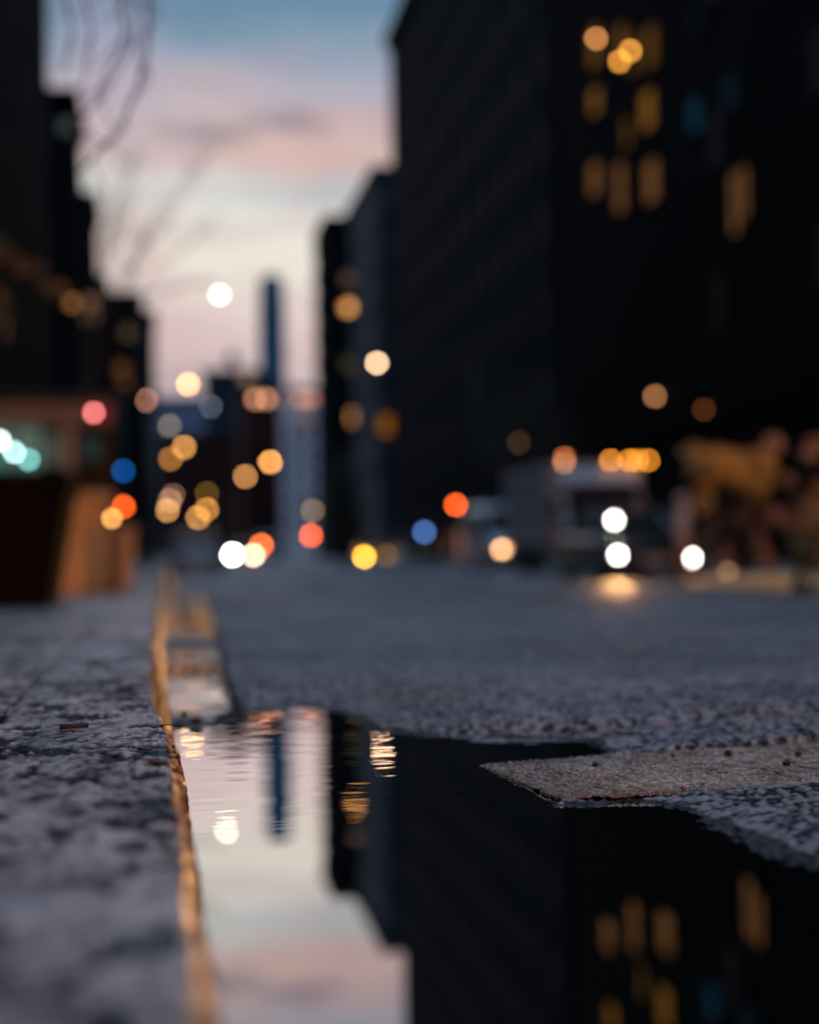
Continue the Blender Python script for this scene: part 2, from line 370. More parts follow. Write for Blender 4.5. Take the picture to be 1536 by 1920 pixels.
# road marking -------------------------------------------------------
nu, nv = 620, 190
tu = np.linspace(0, 1, nu)[None, :]; tv = np.linspace(0, 1, nv)[:, None]
ax = A0.x+(A1.x-A0.x)*tu; ay = A0.y+(A1.y-A0.y)*tu; bx = B0.x+(B1.x-B0.x)*tu; by = B0.y+(B1.y-B0.y)*tu
X2 = ax*(1-tv)+bx*tv; Y2 = ay*(1-tv)+by*tv
ex = np.minimum(np.minimum(tu, 1-tu)*3, np.minimum(tv, 1-tv))*1.0
wv = np.exp(-(ex/.06)**2); X2 = X2 + .004*fbm(X2, Y2, .02, 12)*wv; Y2 = Y2 + .007*fbm(X2, Y2, .02, 13)*wv
s3, v3 = stones(X2, Y2*.7, .0036, 60); s4, v4 = stones(X2*1.0, Y2*.45, .012, 62)
crack = np.clip((.32-s4)/.32, 0, 1)*sst(-.1, .35, fbm(X2, Y2, .12, 63, 2))
Z2 = mark_base(X2, Y2) - .0010 + s3*v3*.0018 - crack*.0012 + .0012*fbm(X2, Y2, .08, 64) 
edge = sst(0, .008, ex + .006*vn(X2, Y2, .01, 65)); Z2 = Z2 - (1-edge)*.0025
tn = np.clip(.35 + .5*s3*v3 + .5*fbm(X2, Y2, .05, 66) - .9*crack - .35*sst(.2, .5, vn(X2, Y2, .006, 67)), 0, 1)
dd = (X2-A0.x)
mdirt = np.clip(np.clip(1-sst(.04, .12, dd), 0, 1)*.7 + (1-sst(.0, .03, ex)), 0, 1)*.95; tn = tn*sst(0, .025, ex)
mark = grid_mesh('road_marking', X2, Y2, Z2, MMARK, {'tone': tn, 'wet': .25*np.ones_like(X2)*(1-sst(.1,.3,dd)), 'dirt_glow': mdirt}); tag(mark, kind='structure')

# puddle water -------------------------------------------------------
mw = bpy.data.materials.new('puddle_water'); mw.use_nodes = True; t = mw.node_tree; t.nodes.clear()
g_ = t.nodes.new('ShaderNodeBsdfGlossy'); g_.inputs['Roughness'].default_value = .012; g_.inputs['Color'].default_value = (.97,.97,.97,1)
tr = t.nodes.new('ShaderNodeBsdfTransparent'); tr.inputs[0].default_value = (.42,.34,.26,1)
fr = t.nodes.new('ShaderNodeFresnel'); fr.inputs[0].default_value = 2.2
fm = t.nodes.new('ShaderNodeMapRange'); fm.inputs[1].default_value = .1; fm.inputs[2].default_value = .55; fm.inputs[3].default_value = .3; fm.inputs[4].default_value = .97
ms = t.nodes.new('ShaderNodeMixShader'); ow = t.nodes.new('ShaderNodeOutputMaterial')
t.links.new(fr.outputs[0], fm.inputs[0]); t.links.new(fm.outputs[0], ms.inputs[0]); t.links.new(tr.outputs[0], ms.inputs[1]); t.links.new(g_.outputs[0], ms.inputs[2]); t.links.new(ms.outputs[0], ow.inputs[0])
wx = axis([(.005,1.3,.005,.006)]); wy = axis([(-.6,.6,.02,.006),(.6,2.6,.004,.004)])
WX, WY = np.meshgrid(wx, wy)
rip = sst(1.25, 1.5, WY)
WZ = (.00006*vn(WX*.5, WY, .018, 70) + .00003*vn(WX*.45, WY, .008, 71))*rip + .00007*vn(WX, WY, .12, 72)
edge_d = -sdpoly(WX, WY, pud)
WZ = WZ + .00010*vn(WX*.6, WY, .011, 73)*np.exp(-np.clip(edge_d,0,1)/.03)*rip
wat = grid_mesh('puddle_water', WX, WY, WZ, mw); tag(wat, kind='structure')

# ------------------------------------------------------------------ kerb and pavement
tb = [(412,1920),(385,1700),(362,1530),(347,1420),(337,1355),(322,1290),(314,1200),(307,1120)]
tt = [(393,1920),(367,1700),(347,1530),(325,1410),(304,1345),(283,1290),(288,1200),(294,1120)]
KH = .05
bY = [G(u,v).y for u,v in tb]; bX = [G(u,v).x for u,v in tb]
tY = [G(u,v,KH).y for u,v in tt]; tX = [G(u,v,KH).x for u,v in tt]
print('kerb bottom', [(round(a,3),round(b,2)) for a,b in zip(bX,bY)]); print('kerb top', [(round(a,3),round(b,2)) for a,b in zip(tX,tY)])
ky = axis([(-40,.4,3,.02),(.4,1.0,.006,.0024),(1.0,2.4,.0018,.0024),(2.4,8,.003,.02),(8,30,.03,.2),(30,900,.4,40)])
def kerb_top_x(y): return np.interp(y, tY, tX)
def kerb_bot_x(y): return np.interp(y, bY, bX)
def top_relief(x, y):
    near = 1-sst(5, 10, y)
    f = fbm(x, y*.7, .05, 101, 4); s_, v_ = stones(x, y*.6, .0052, 102)
    pit = sst(.08, .28, fbm(x, y*.6, .020, 103, 4)); pit2 = sst(.12, .35, vn(x, y*.6, .006, 104))
    z = (.0019*f + .0018*s_*v_ - .0028*pit - .0012*pit2)*near
    tone = np.clip(.56 + .45*f + .25*fbm(x, y, .2, 131, 3) + .35*(s_*v_-.35) - .85*pit - .5*pit2*s_, 0, 1)
    dirt_glow = sst(.2, .45, fbm(x, y*.6, .03, 105, 3))*.6
    wet = sst(.15, .5, fbm(x, y, .11, 106, 3))*.5
    return z, tone, dirt_glow, wet
sA = np.concatenate([np.linspace(0, .75, 64), np.linspace(.75, 1, 34)[1:]])
YK, SA = np.meshgrid(ky, sA, indexing='ij')
xt = kerb_top_x(YK) + .0028*fbm(YK, YK*0, .03, 110, 3)+.004*vn(YK, YK*0, .2, 111); xb = kerb_bot_x(YK) + .002*vn(YK, YK*0, .05, 112)
x0 = -.16
f = np.clip(SA/.75, 0, 1); g = np.clip((SA-.75)/.25, 0, 1)
XK = np.where(SA < .75, x0+(xt-x0)*(1-(1-f)**1.35), xt+(xb-xt)*g**.85)
zr, tn, dt, wt = top_relief(XK, YK)
rnd = .006*np.clip((f-.9)/.1, 0, 1)**2
ZK = np.where(SA < .75, KH-rnd, (KH-.006)-(KH+.024)*g**1.15)
chip = sst(.1, .5, fbm(XK*2, YK, .02, 114, 3))*np.exp(-((SA-.76)/.07)**2)*.004
ZK = ZK + zr*(1-g) - chip + drop(YK)
s5, v5 = stones(YK, ZK, .006, 120)
XK = XK + np.where(g > 0, (s5*v5*.0030+.0012*fbm(YK, ZK, .02, 121, 2)), 0)*(1-sst(5,9,YK))
# stone joints across the kerb
jt = np.zeros_like(YK)
for q in np.arange(-3.2, 40, 1.83): jt = jt + np.exp(-((YK-(q+1.55)-.15*XK)/.004)**2)
ZK = ZK - .006*np.clip(jt, 0, 1)
nTop = 64
kerb = grid_mesh('kerb', XK[:, :nTop+1], YK[:, :nTop+1], ZK[:, :nTop+1], MKERB, {'tone': (tn*(1-.8*np.clip(jt,0,1)))[:, :nTop+1], 'wet': wt[:, :nTop+1], 'dirt_glow': (np.clip((SA-.70)/.05,0,1)*.8)[:, :nTop+1]}); tag(kerb, kind='structure')  # gold along the kerb nose is warm light put into the colour
ftone = np.clip(.55+.5*fbm(YK, ZK, .03, 122, 3)+1.0*(s5*v5-.40), 0, 1)*(1-.7*np.clip(jt,0,1))
face = grid_mesh('kerb_face', XK[:, nTop:], YK[:, nTop:], ZK[:, nTop:], MFACE, {'tone': ftone[:, nTop:], 'wet': (0*wt+.15)[:, nTop:], 'dirt_glow': np.clip(sst(-.05,.3,fbm(YK,ZK,.022,123,3))+.6*sst(.1,.4,vn(YK,ZK,.006,124)),0,1)[:, nTop:]*.9}); tag(face, kind='structure')
px_ = axis([(-5.0,-1.0,.3,.03),(-1.0,-.35,.012,.004),(-.35,-.163,.003,.002)])
XP, YP = np.meshgrid(px_, ky)
zr, tn, dt, wt = top_relief(XP, YP)
pj = np.zeros_like(XP)
for q in np.arange(-6, 60, 1.5): pj = pj + np.exp(-((YP-q-.4)/.008)**2)
pj = pj + np.exp(-((XP+1.6)/.02)**2)
ZP = KH + zr + drop(YP) - .004*np.clip(pj,0,1)
pave = grid_mesh('pavement', XP, YP, ZP, MPAVE, {'tone': tn*(1-.6*np.clip(pj,0,1)), 'wet': wt, 'dirt_glow': dt}); tag(pave, kind='structure')
# fill under the joint, far pavement and wider ground
def strip(name, x0, x1, dz, m, y0=-40, y1=900, n=160):
    ya = axis([(y0, 3, 4, .5), (3, 36, .5, 1), (36, y1, 5, 60)]); xa = np.linspace(x0, x1, 6); A, B = np.meshgrid(xa, ya)
    z = drop(B)+dz
    o = grid_mesh(name, A, B, z, m, {'tone': .4+.2*vn(A, B, 1, 3), 'wet': 0*A, 'dirt_glow': 0*A}); tag(o, kind='structure'); return o
strip('joint_bed', -.20, -.12, KH-.012, MPAVE)
b = MB(); 
ya = axis([(-40, 3, 4, .5), (3, 36, .5, 1), (36, 900, 5, 60)])
for y0_, y1_ in zip(ya, ya[1:]):
    b.quad((15.0,y0_,dr(y0_)-.02),(15.0,y1_,dr(y1_)-.02),(15.0,y1_,dr(y1_)+.13),(15.0,y0_,dr(y0_)+.13))
tag(b.build('far_kerb', M['concrete']), kind='structure')
strip('far_pavement', 15.0, 18.0, .13, MPAVE)
gx_, gy_ = np.meshgrid(np.linspace(-3000, 3000, 9), np.linspace(-3000, 5500, 9))
gr_ = grid_mesh('ground', gx_, gy_, 0*gx_-.60, MROAD, {'tone': .3+0*gx_, 'wet': 0*gx_, 'dirt_glow': 0*gx_}); tag(gr_, kind='structure')

# ------------------------------------------------------------------ small things lying about
def pebble(loc, r, label, m=M['gravelrock'], sc=(1,1,.75), seed=0, grp='loose crumbs by the puddle'):
    bm = bmesh.new(); q = bmesh.ops.create_icosphere(bm, subdivisions=2, radius=r)['verts']; rn = random.Random(seed)
    for v in q:
        k = 1+rn.uniform(-.16, .16); v.co = Vector((v.co.x*sc[0]*k, v.co.y*sc[1]*k, v.co.z*sc[2]*k))
    me = bpy.data.meshes.new('pebble'); bm.to_mesh(me); bm.free(); me.materials.append(m)
    o = bpy.data.objects.new('pebble', me); C.objects.link(o); o.location = loc; o.rotation_euler = (0,0,rn.uniform(0,6))
    return tag(o, label, 'pebble', grp)
pebs = [(1366,1412,.0042,.007,'dark grit crumb on the pale road stripe, nearest of the close trio'),
        (1404,1394,.0038,.007,'dark grit crumb on the upper edge of the pale road stripe, left of two'),
        (1435,1393,.0040,.007,'dark grit crumb on the upper edge of the pale road stripe, right of two'),
        (1474,1431,.0040,.007,'largest black crumb near the right end of the pale road stripe'),
        (1497,1413,.0034,.007,'small black crumb high at the right end of the pale road stripe'),
        (1116,1434,.0034,.005,'single dark crumb on the left, glinting part of the pale road stripe'),
        (1262,1417,.0022,.007,'tiny dark crumb in the middle of the road stripe top edge'),
        (1282,1477,.0024,.006,'tiny brown crumb near the lower edge of the road stripe'),
        (367,1352,.0075,.002,'black pebble at the far shore of the puddle beside the kerb, larger of two'),
        (345,1338,.0055,.002,'black pebble tight against the kerb foot behind the larger pebble'),
        (1397,1374,.0060,.006,'pale brown pebble on the wet asphalt behind the road stripe')]
for k, (u, v, r_, zz, lb) in enumerate(pebs):
    p = G(u, v, zz+r_*.5); pebble(p, r_, lb, seed=k, m=M['wood'] if 'brown' in lb else M['gravelrock'])
p = G(138, 1362, KH+.003)
b = MB(); b.cyl((-.013,0,0),(.0135,.001,.0006),.0026,.0022,8); b.cyl((.004,0,.001),(.008,.003,.003),.0012,.0008,6)
tw = b.build('wood_chip', M['bark'], smooth=True); tw.location = p; tw.rotation_euler = (0,0,.06)
tag(tw, 'short dark wood chip lying across the damp pavement slab', 'wood chip')
def leaf(u, v, z, s_, rz, label, m):
    b = MB(); n = 9; pts = []
    for i in range(n):
        t_ = i/(n-1); w = math.sin(math.pi*t_**.8)*.34*s_; pts.append((t_*s_-s_/2, w, .0012*math.sin(t_*5)))
    top = [Vector(p) for p in pts]; bot = [Vector((p[0], -p[1], p[2]+.0014)) for p in pts]
    for i in range(n-1):
        mid0 = (top[i]+bot[i])/2-Vector((0,0,.0012)); mid1 = (top[i+1]+bot[i+1])/2-Vector((0,0,.0012))
        b.quad(top[i], top[i+1], mid1, mid0); b.quad(mid0, mid1, bot[i+1], bot[i])
    o = b.build('fallen_leaf', m, smooth=True); o.location = G(u, v, z); o.rotation_euler = (0,0,rz); tag(o, label, 'leaf', 'fallen leaves on the kerb')
leaf(352/1.0-30, 1361, KH+.0035, .022, .2, 'small dark curled leaf hanging over the kerb edge beside the wood chip', M['leaf_dark'])
leaf(300, 1418, KH+.0035, .030, -.3, 'dark wet leaf lying flat on the kerb edge above the puddle', M['leaf_dark'])
leaf(130, 1510, KH+.004, .016, .5, 'small dark leaf scrap on the blurred near pavement', M['leaf_dark'])

# ------------------------------------------------------------------ buildings
WIN = {}
def window_mesh(w, h):
    k = (round(w,2), round(h,2))
    if k not in WIN:
        b = MB(); t_ = .09
        b.box((0,0,-h/2),(w+.1,.16,t_)); b.box((0,0,h/2),(w,.10,t_)); b.box((-w/2,0,0),(t_,.10,h-t_)); b.box((w/2,0,0),(t_,.10,h-t_)); b.box((0,.002,0),(w-t_,.06,.05))
        b.mi = 1; b.box((0,.02,0),(w-t_*1.1,.03,h-t_*1.1))
        o = b.build('window', [M['frame'], M['glass']]); me = o.data; bpy.data.objects.remove(o); WIN[k] = me
    return WIN[k]
def add_window(parent, org, loc, face, w, h, lit=None, label=None):
    """face 'S' looks at -Y, 'E' at +X, 'W' at -X"""
    me = window_mesh(w, h)
    if lit:
        me = me.copy(); me.materials[1] = lit
    o = bpy.data.objects.new('window', me); C.objects.link(o); o.parent = parent
    rz = {'S':0, 'E':math.pi/2, 'W':-math.pi/2}[face]
    n_ = {'S':Vector((0,-1,0)), 'E':Vector((1,0,0)), 'W':Vector((-1,0,0))}[face]
    o.location = Vector(loc)-Vector(org)+n_*.03; o.rotation_euler = (0,0,rz)
    if label: o['label'] = label
    return o
def building(name, x0, x1, y0, y1, z0, z1, m, label, cornice=.35, ledges=3.4, faces='S', cols=5, rows=6, ww=1.3, wh=1.9, cat='building', topper=None, litp=0, skip=None):
    org = ((x0+x1)/2, (y0+y1)/2, z0); B = empty(name, org, 0, label, cat)
    rel = lambda x, y, z: (x-org[0], y-org[1], z-org[2])
    b = MB(); b.box(rel((x0+x1)/2,(y0+y1)/2,(z0+z1)/2),(x1-x0,y1-y0,z1-z0)); b.build('wall', m, B)
    b = MB()
    b.box(rel((x0+x1)/2,(y0+y1)/2,z1+.25),(x1-x0+2*cornice,y1-y0+2*cornice,.5)); b.box(rel((x0+x1)/2,(y0+y1)/2,z1-.35),(x1-x0+cornice,y1-y0+cornice,.3))
    b.build('cornice', m, B)
    b = MB(); b.box(rel((x0+x1)/2,(y0+y1)/2,z0+5.0),(x1-x0+.25,y1-y0+.25,.35)); b.build('belt_course', m, B)
    cnt = 0
    for fc in faces:
        a0, a1 = (x0, x1) if fc == 'S' else (y0, y1)
        for r_ in range(rows):
            z = z0+7.0+(z1-z0-9)*(r_+.3)/rows
            for c_ in range(cols):
                a = a0+(a1-a0)*(c_+.5)/cols
                loc = (a, y0, z) if fc == 'S' else ((x1, a, z) if fc == 'E' else (x0, a, z))
                if skip and skip(loc): continue
                if cnt >= 96: continue
                cnt += 1
                lit = None
                if litp and random.random() < litp: lit = lightmat((150,105,50), random.uniform(.4, 1.0))
                add_window(B, org, loc, fc, ww, wh, lit)
    if topper: topper(B, rel)
    return B, org
GZ = -.45
# left side of the street
bA, oA = building('apartment_building', -17, -5, -30, 82, GZ, 36, M['brick_brown'], 'tall dark brown building filling the left edge of the photo above the kiosk', faces='E', cols=14, rows=6, ww=1.4, skip=lambda l: l[1] < 40)
bB, oB = building('apartment_building', -15, -5, 107, 118, GZ, P(147,182,107).z, M['stone_dark'], 'dark building just past the left corner, with flat roof high against the sky', faces='SE', cols=4, rows=7)
bC, oC = building('apartment_building', -15, -5, 139, 149, GZ, P(185,372,139).z, M['stone_dark'], 'dark building third along the left row, stepping down behind the flat roofed one', faces='SE', cols=4, rows=6)
bD, oD = building('apartment_building', -15, -5, 163, 176, GZ, P(200,525,163).z, M['stone_black'], 'lower dark building on the left row below the bare branches', faces='SE', cols=4, rows=6)
bE, oE = building('apartment_building', -15, P(262,550,300).x, 300, 330, GZ, P(262,552,300).z, M['stone_dark'], 'distant left row building topped by a small step in the roofline', faces='S', cols=5, rows=7, ww=2, wh=2.6)
bF, oF = building('apartment_building', -15, P(290,600,400).x, 400, 430, GZ, P(290,585,400).z, M['stone_black'], 'farthest dark building of the left row, its edge meeting the sky', faces='S', cols=4, rows=7, ww=2, wh=2.6)
# far end of the street
p0, p1 = P(290,745,700), P(384,745,700)
bL, oL = building('office_building', p0.x, p1.x, 700, 730, GZ, p0.z, M['stone_hazed'], 'distant lilac blue block at the end of the street left of the water tower', faces='S', cols=5, rows=7, ww=2.4, wh=3, cornice=.8)
def tank(B, rel):
    tp = P(436,690,650)
    b = MB(); b.cyl(rel(tp.x,655,tp.z+2),rel(tp.x,655,tp.z+5.6),2.2,2.2,20); b.cyl(rel(tp.x,655,tp.z+5.6),rel(tp.x,655,tp.z+7.4),2.3,.1,20); b.build('water_tank', M['stone_black'], B)
    for dx in (-1.6,1.6):
        for dy in (-1.6,1.6):
            b = MB(); b.cyl(rel(tp.x+dx,655+dy,tp.z),rel(tp.x+dx,655+dy,tp.z+2.2),.2,.2,8); b.build('tank_leg', M['stone_black'], B)
p0, p1 = P(384,695,650), P(500,695,650)
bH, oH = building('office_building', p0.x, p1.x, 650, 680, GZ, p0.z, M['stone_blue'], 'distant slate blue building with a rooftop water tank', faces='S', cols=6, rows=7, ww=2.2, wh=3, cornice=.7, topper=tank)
p0, p1 = P(297,812,520), P(470,812,520)
bK, oK = building('brick_building', p0.x, p1.x, 520, 540, GZ, p0.z, M['brick_red'], 'low dark building closing the view under the orange street lamp', faces='S', cols=7, rows=5, ww=1.8, wh=2.4, cornice=.5)
# skyscraper
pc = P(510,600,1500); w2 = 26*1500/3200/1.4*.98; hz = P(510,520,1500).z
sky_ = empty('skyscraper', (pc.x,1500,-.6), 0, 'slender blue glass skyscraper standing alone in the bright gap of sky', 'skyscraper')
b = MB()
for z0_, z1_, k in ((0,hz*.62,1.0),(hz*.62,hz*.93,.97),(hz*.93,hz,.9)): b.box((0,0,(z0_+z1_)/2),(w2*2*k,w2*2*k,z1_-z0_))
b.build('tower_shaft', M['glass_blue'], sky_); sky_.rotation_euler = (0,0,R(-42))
b = MB(); b.box((0,0,hz+1.5),(w2*.9,w2*.9,3)); b.build('plant_room', M['glass_blue'], sky_)
for zz in np.linspace(hz*.3, hz*.85, 6):
    b = MB(); b.box((0,0,zz),(w2*2.04,w2*2.04,1.6)); b.build('floor_band', M['stone_blue'], sky_)
# red brick and grey blocks closing the view
p0, p1 = P(452,728,420), P(536,728,420)
bG, oG = building('apartment_building', p0.x, p1.x, 420, 440, GZ, p0.z, M['brick_red'], 'dark red brick block at the street end with peach lit windows under its roof', faces='S', cols=3, rows=6, ww=1.8, wh=2.4, skip=lambda l: l[2] > 30)
p2, p3 = P(536,728,400), P(640,728,400)
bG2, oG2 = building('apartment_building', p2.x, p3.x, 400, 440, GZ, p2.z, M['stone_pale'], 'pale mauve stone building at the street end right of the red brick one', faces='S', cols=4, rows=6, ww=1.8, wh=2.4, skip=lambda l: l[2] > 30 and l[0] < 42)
# right side
def balconies(B, rel):
    for k in range(9):
        z = 8+k*3.2
        b = MB(); b.box(rel(17.62,187,z),(.75,4.6,.18)); b.box(rel(17.28,187,z+.55),(.06,4.6,.9)); b.build('balcony', M['stone_black'], B)
bR1, oR1 = building('apartment_building', 18, 32, 183, 196, GZ, P(616,412,183).z, M['stone_dark'], 'dark stepped building on the right with small balconies against the sky', faces='S', cols=5, rows=7, topper=balconies, cornice=.2)
bR2, oR2 = building('apartment_building', P(690,385,183).x, 34, 196.6, 214, GZ, P(690,385,196).z, M['stone_dark'], 'slightly taller dark building rising just behind the balconied one', faces='S', cols=4, rows=7)
bR3, oR3 = building('apartment_building', 18, 32, 140, 158, GZ, P(712,322,140).z, M['stone_blue'], 'blue grey building on the right row tucked behind the tall corniced block', faces='SW', cols=4, rows=7)
bR4, oR4 = building('apartment_building', 18, 36, 76, 130, GZ, P(745,84,130).z, M['stone_dark'], 'tall dark corniced block on the right whose roofline rises toward the photo top', faces='W', cols=12, rows=8, ww=1.3, cornice=.45)
bR5, oR5 = building('apartment_building', 18, 36, -30, 75, GZ, 46, M['stone_black'], 'nearest black building on the right with three rows of amber lit windows', faces='W', cols=12, rows=7, ww=1.3, skip=lambda l: l[1] < 38 or 55 < l[1] < 75)
# lit windows on the right block
def facade_lit(B, org, u, v, X, face, w, h, rgb, s, label=None):
    p = PX(u, v, X); return add_window(B, org, (X, p.y, p.z), face, w, h, lightmat(rgb, s), label), p
AMB = (228,158,52)
for u, v, w, h, rgb, s in ((1117,88,1.8,1.9,AMB,.30),(1166,84,1.6,1.7,AMB,.26),(1188,100,.9,1.9,AMB,.30),(1222,88,1.7,1.7,AMB,.22),
                           (1118,190,1.8,1.2,AMB,.42),(1217,207,1.8,1.6,AMB,.42),(1178,250,.9,1.3,AMB,.3),
                           (1117,336,1.8,1.5,(222,152,84),.40),(1165,352,1.4,2.2,(222,152,84),.38),(1224,340,1.9,1.7,(222,152,84),.34),
                           (1381,382,.9,2.2,(220,150,85),.35),(1398,360,.8,1.8,(220,150,85),.35),
                           (1305,216,1.4,1.3,(20,110,150),.30),(1308,40,1.0,1.0,(25,60,90),.16),(1372,172,1.6,1.3,(40,90,115),.12),
                           (8,590,0,0,AMB,0)):
    if w: facade_lit(bR5, oR5, u, v, 18, 'W', w*.85, h*.9, rgb, s*.6, 'window lit from inside')
def bulb(parent, org, p, rpx, rgb, boost=1.0, name='light_bulb', sc=(1,1,1), d=9.0):
    Yd = p.y
    r_ = rpx/2*Yd/FPX
    b = MB(); b.sph(Vector(p)-Vector(org), r_, sc, 14); return b.build(name, disc(rgb, rpx, boost, sc[0]), parent, smooth=True)
for u, v, rgb, k in ((1118,72,(190,125,70),1),(1182,95,(215,145,60),1),(1162,115,(210,140,55),1)):
    p = PX(u, v, 17.7); bulb(bR5, oR5, p, 9, rgb, k)
# wall lamps on facades: bracket and shade belong to the lamp
def wall_lamp(u, v, X, side, rgb, label, grp, boost=1.0, d=9):
    p = PX(u, v, X); o = empty('wall_lamp', p, 0, label, 'wall lamp', grp)
    s_ = -1 if side == 'R' else 1
    b = MB(); b.cyl((-s_*.45,0,.12),(0,0,.16),.03,.03,8); b.box((-s_*.47,0,.12),(.06,.2,.3)); b.build('bracket', M['pole'], o)
    b = MB(); b.cyl((0,0,.10),(0,0,.24),.2,.05,12); b.build('shade', M['pole'], o)
    bulb(o, (0,0,0), Vector((0,0,0)), 9, rgb, boost); bo = o.children[-1]
    r_ = d/2*p.y/FPX
    bo.data.transform(Matrix.Scale(r_/(max(v.co.length for v in bo.data.vertices) or 1), 4)) if len(bo.data.vertices) else None
    return o
def lens(parent, loc, r_, rgb, d, boost=1.0, name='lens', sc=(1,1,1)):
    b = MB(); b.sph(loc, r_, sc, 16); return b.build(name, disc(rgb, d, boost, sc[0]), parent, smooth=True)
def wall_lamp(u, v, X, side, rgb, label, grp, boost=1.0, d=9):
    p = PX(u, v, X + (-.5 if side == 'R' else .5)); o = empty('wall_lamp', p, 0, label, 'wall lamp', grp)
    s_ = -1 if side == 'R' else 1; r_ = d/2*p.y/FPX
    b = MB(); b.cyl((-s_*.45,0,r_+.05),(0,0,r_+.09),.03,.03,8); b.box((-s_*.47,0,r_+.05),(.05,.2,.3)); b.build('bracket', M['pole'], o)
    b = MB(); b.cyl((0,0,r_+.01),(0,0,r_+.16),r_*1.1,.04,12); b.build('shade', M['pole'], o)
    lens(o, (0,0,0), r_, rgb, d, boost, 'light_bulb'); return o
gr2 = 'wall lamps along the dark right facades'
for u, v, rgb, lb in ((1228,743,(150,100,62),'brownish wall lamp high on the black facade above the truck'),
                      (1320,768,(70,35,12),'very dim orange wall lamp on the black facade right of the truck'),
                      (972,830,(62,42,26),'faint brown wall lamp on the dark facade left of the truck roof'),
                      (985,925,(80,58,28),'faint olive amber wall lamp on the facade beside the van roof'),
                      (1058,858,(200,110,65),'reddish amber wall lamp, upper of the pair at the truck roof corner'),
                      (1058,870,(190,130,75),'amber wall lamp, lower of the pair at the truck roof corner')):
    wall_lamp(u, v, 18, 'R', rgb, lb, gr2)
# front-face lit windows
def front_lit(B, org, u, v, Yf, w, h, rgb, s): 
    p = P(u, v, Yf); add_window(B, org, (p.x, Yf, p.z), 'S', w, h, lightmat(rgb, s), 'window lit from inside')
front_lit(bB,oB,135,568,107,.6,.6,(170,115,60),1.9); front_lit(bB,oB,125,237,107,.9,.9,(110,125,130),.35)
front_lit(bC,oC,170,580,139,1.1,2.2,(150,115,85),.7)
front_lit(bE,oE,240,622,300,2.0,2.0,(120,95,70),1.1); front_lit(bE,oE,228,686,300,1.8,2.6,(130,85,45),.7); front_lit(bE,oE,233,718,300,1.8,1.8,(130,85,45),.9)
for u, s in ((479,1.6),(500,1.6),(528,1.3)): front_lit(bG,oG,u,748,420,1.5,1.6,(235,160,120),s*3.4)
for u, s in ((566,1.2),(582,1.0)): front_lit(bG2,oG2,u,748,400,2.4,1.9,(225,155,125),s*1.8)
front_lit(bG2,oG2,570,790,400,3.5,2.0,(130,95,80),.9); front_lit(bH,oH,463,710,650,4,4,(130,100,80),1.5)
for u, v, w, h, rgb, s in ((652,576,1.1,1.1,(220,150,85),3.8),(655,523,1.4,1.2,(110,85,75),.9),(658,685,1.9,1.3,(90,85,50),.7),(668,782,1.5,1.4,(190,130,70),1.9)): front_lit(bR1,oR1,u,v,183,w,h,rgb,s)
front_lit(bR3,oR3,724,797,140,1.1,1.5,(150,90,10),.9)
p = PX(6,595,-5); add_window(bA, oA, (-5,p.y,p.z), 'E', 1.1, 1.7, lightmat((210,150,125), .5))
def shop_panel(B, org, X, u0, u1, v0, v1, rgb, s, name='shop_window', d=.06):
    a, c_ = PX(u0, v1, X), PX(u1, v1, X); yc = (a.y+c_.y)/2; t_ = PX((u0+u1)/2, v0, X).z; bt = PX((u0+u1)/2, v1, X).z
    b = MB(); b.box(Vector((X, yc, (t_+bt)/2))-Vector(org), (d, abs(c_.y-a.y), abs(t_-bt))); return b.build(name, lightmat(rgb, s), B)
# lit pavement kiosk on the left
Yk = 30.0; kz = dr(Yk)+KH
xl, xr = P(-70,900,Yk).x, P(213,900,Yk).x; ktop = P(110,748,Yk).z-kz
ko = empty('kiosk', ((xl+xr)/2, Yk+.9, kz), 0, 'lit pavement kiosk on the left behind the planters, with a red sign and teal lamps', 'kiosk')
ux = lambda u: P(u,820,Yk).x-(xl+xr)/2
uz = lambda v: P(110,v,Yk).z-kz
kw = xr-xl
def kbox(name, m, u0, u1, v0, v1, y, d, bev=0):
    b = MB(); b.box(((ux(u0)+ux(u1))/2, y, (uz(v0)+uz(v1))/2), (abs(ux(u1)-ux(u0)), d, abs(uz(v0)-uz(v1)))); return b.build(name, m, ko, bevel=bev)
b = MB(); b.box((0,.1,.45),(kw-.1,1.5,.9)); b.box((0,.82,(ktop)/2),(kw-.1,.06,ktop-.3)); b.build('counter', M['plastic'], ko)
b = MB(); b.box((0,0,ktop+.04),(kw+.25,2.0,.10)); b.build('roof', M['plastic'], ko, bevel=.02)
kbox('fascia', mat('brown_fascia', (.18,.12,.09), .6, noise=(2,.2), emit=srgb((120,85,70)), es=.16), -68, 212, 754, 796, -.82, .12, .01)  # faint glow in the board stands in for light falling on it
kbox('lit_panel', lightmat((130,158,142), .36), 26, 76, 800, 878, -.66, .05)
kbox('lit_panel', lightmat((120,190,170), .26), -66, 22, 800, 878, -.66, .05)
kbox('lit_panel', lightmat((120,135,122), .30), 80, 112, 812, 870, -.66, .05)
kbox('lit_panel', lightmat((175,120,98), .24), 116, 138, 798, 880, -.70, .05)  # brown pillar, given a glow of its own in place of falling light
kbox('lit_panel', lightmat((80,110,110), .16), 150, 186, 815, 862, -.66, .05)
for u in (24, 78, 114, 145, 206): kbox('post', M['plastic'], u-3, u+3, 797, 1010, -.74, .09)
kbox('red_sign', lightmat((185,45,42), .30), 158, 206, 762, 788, -.90, .04)
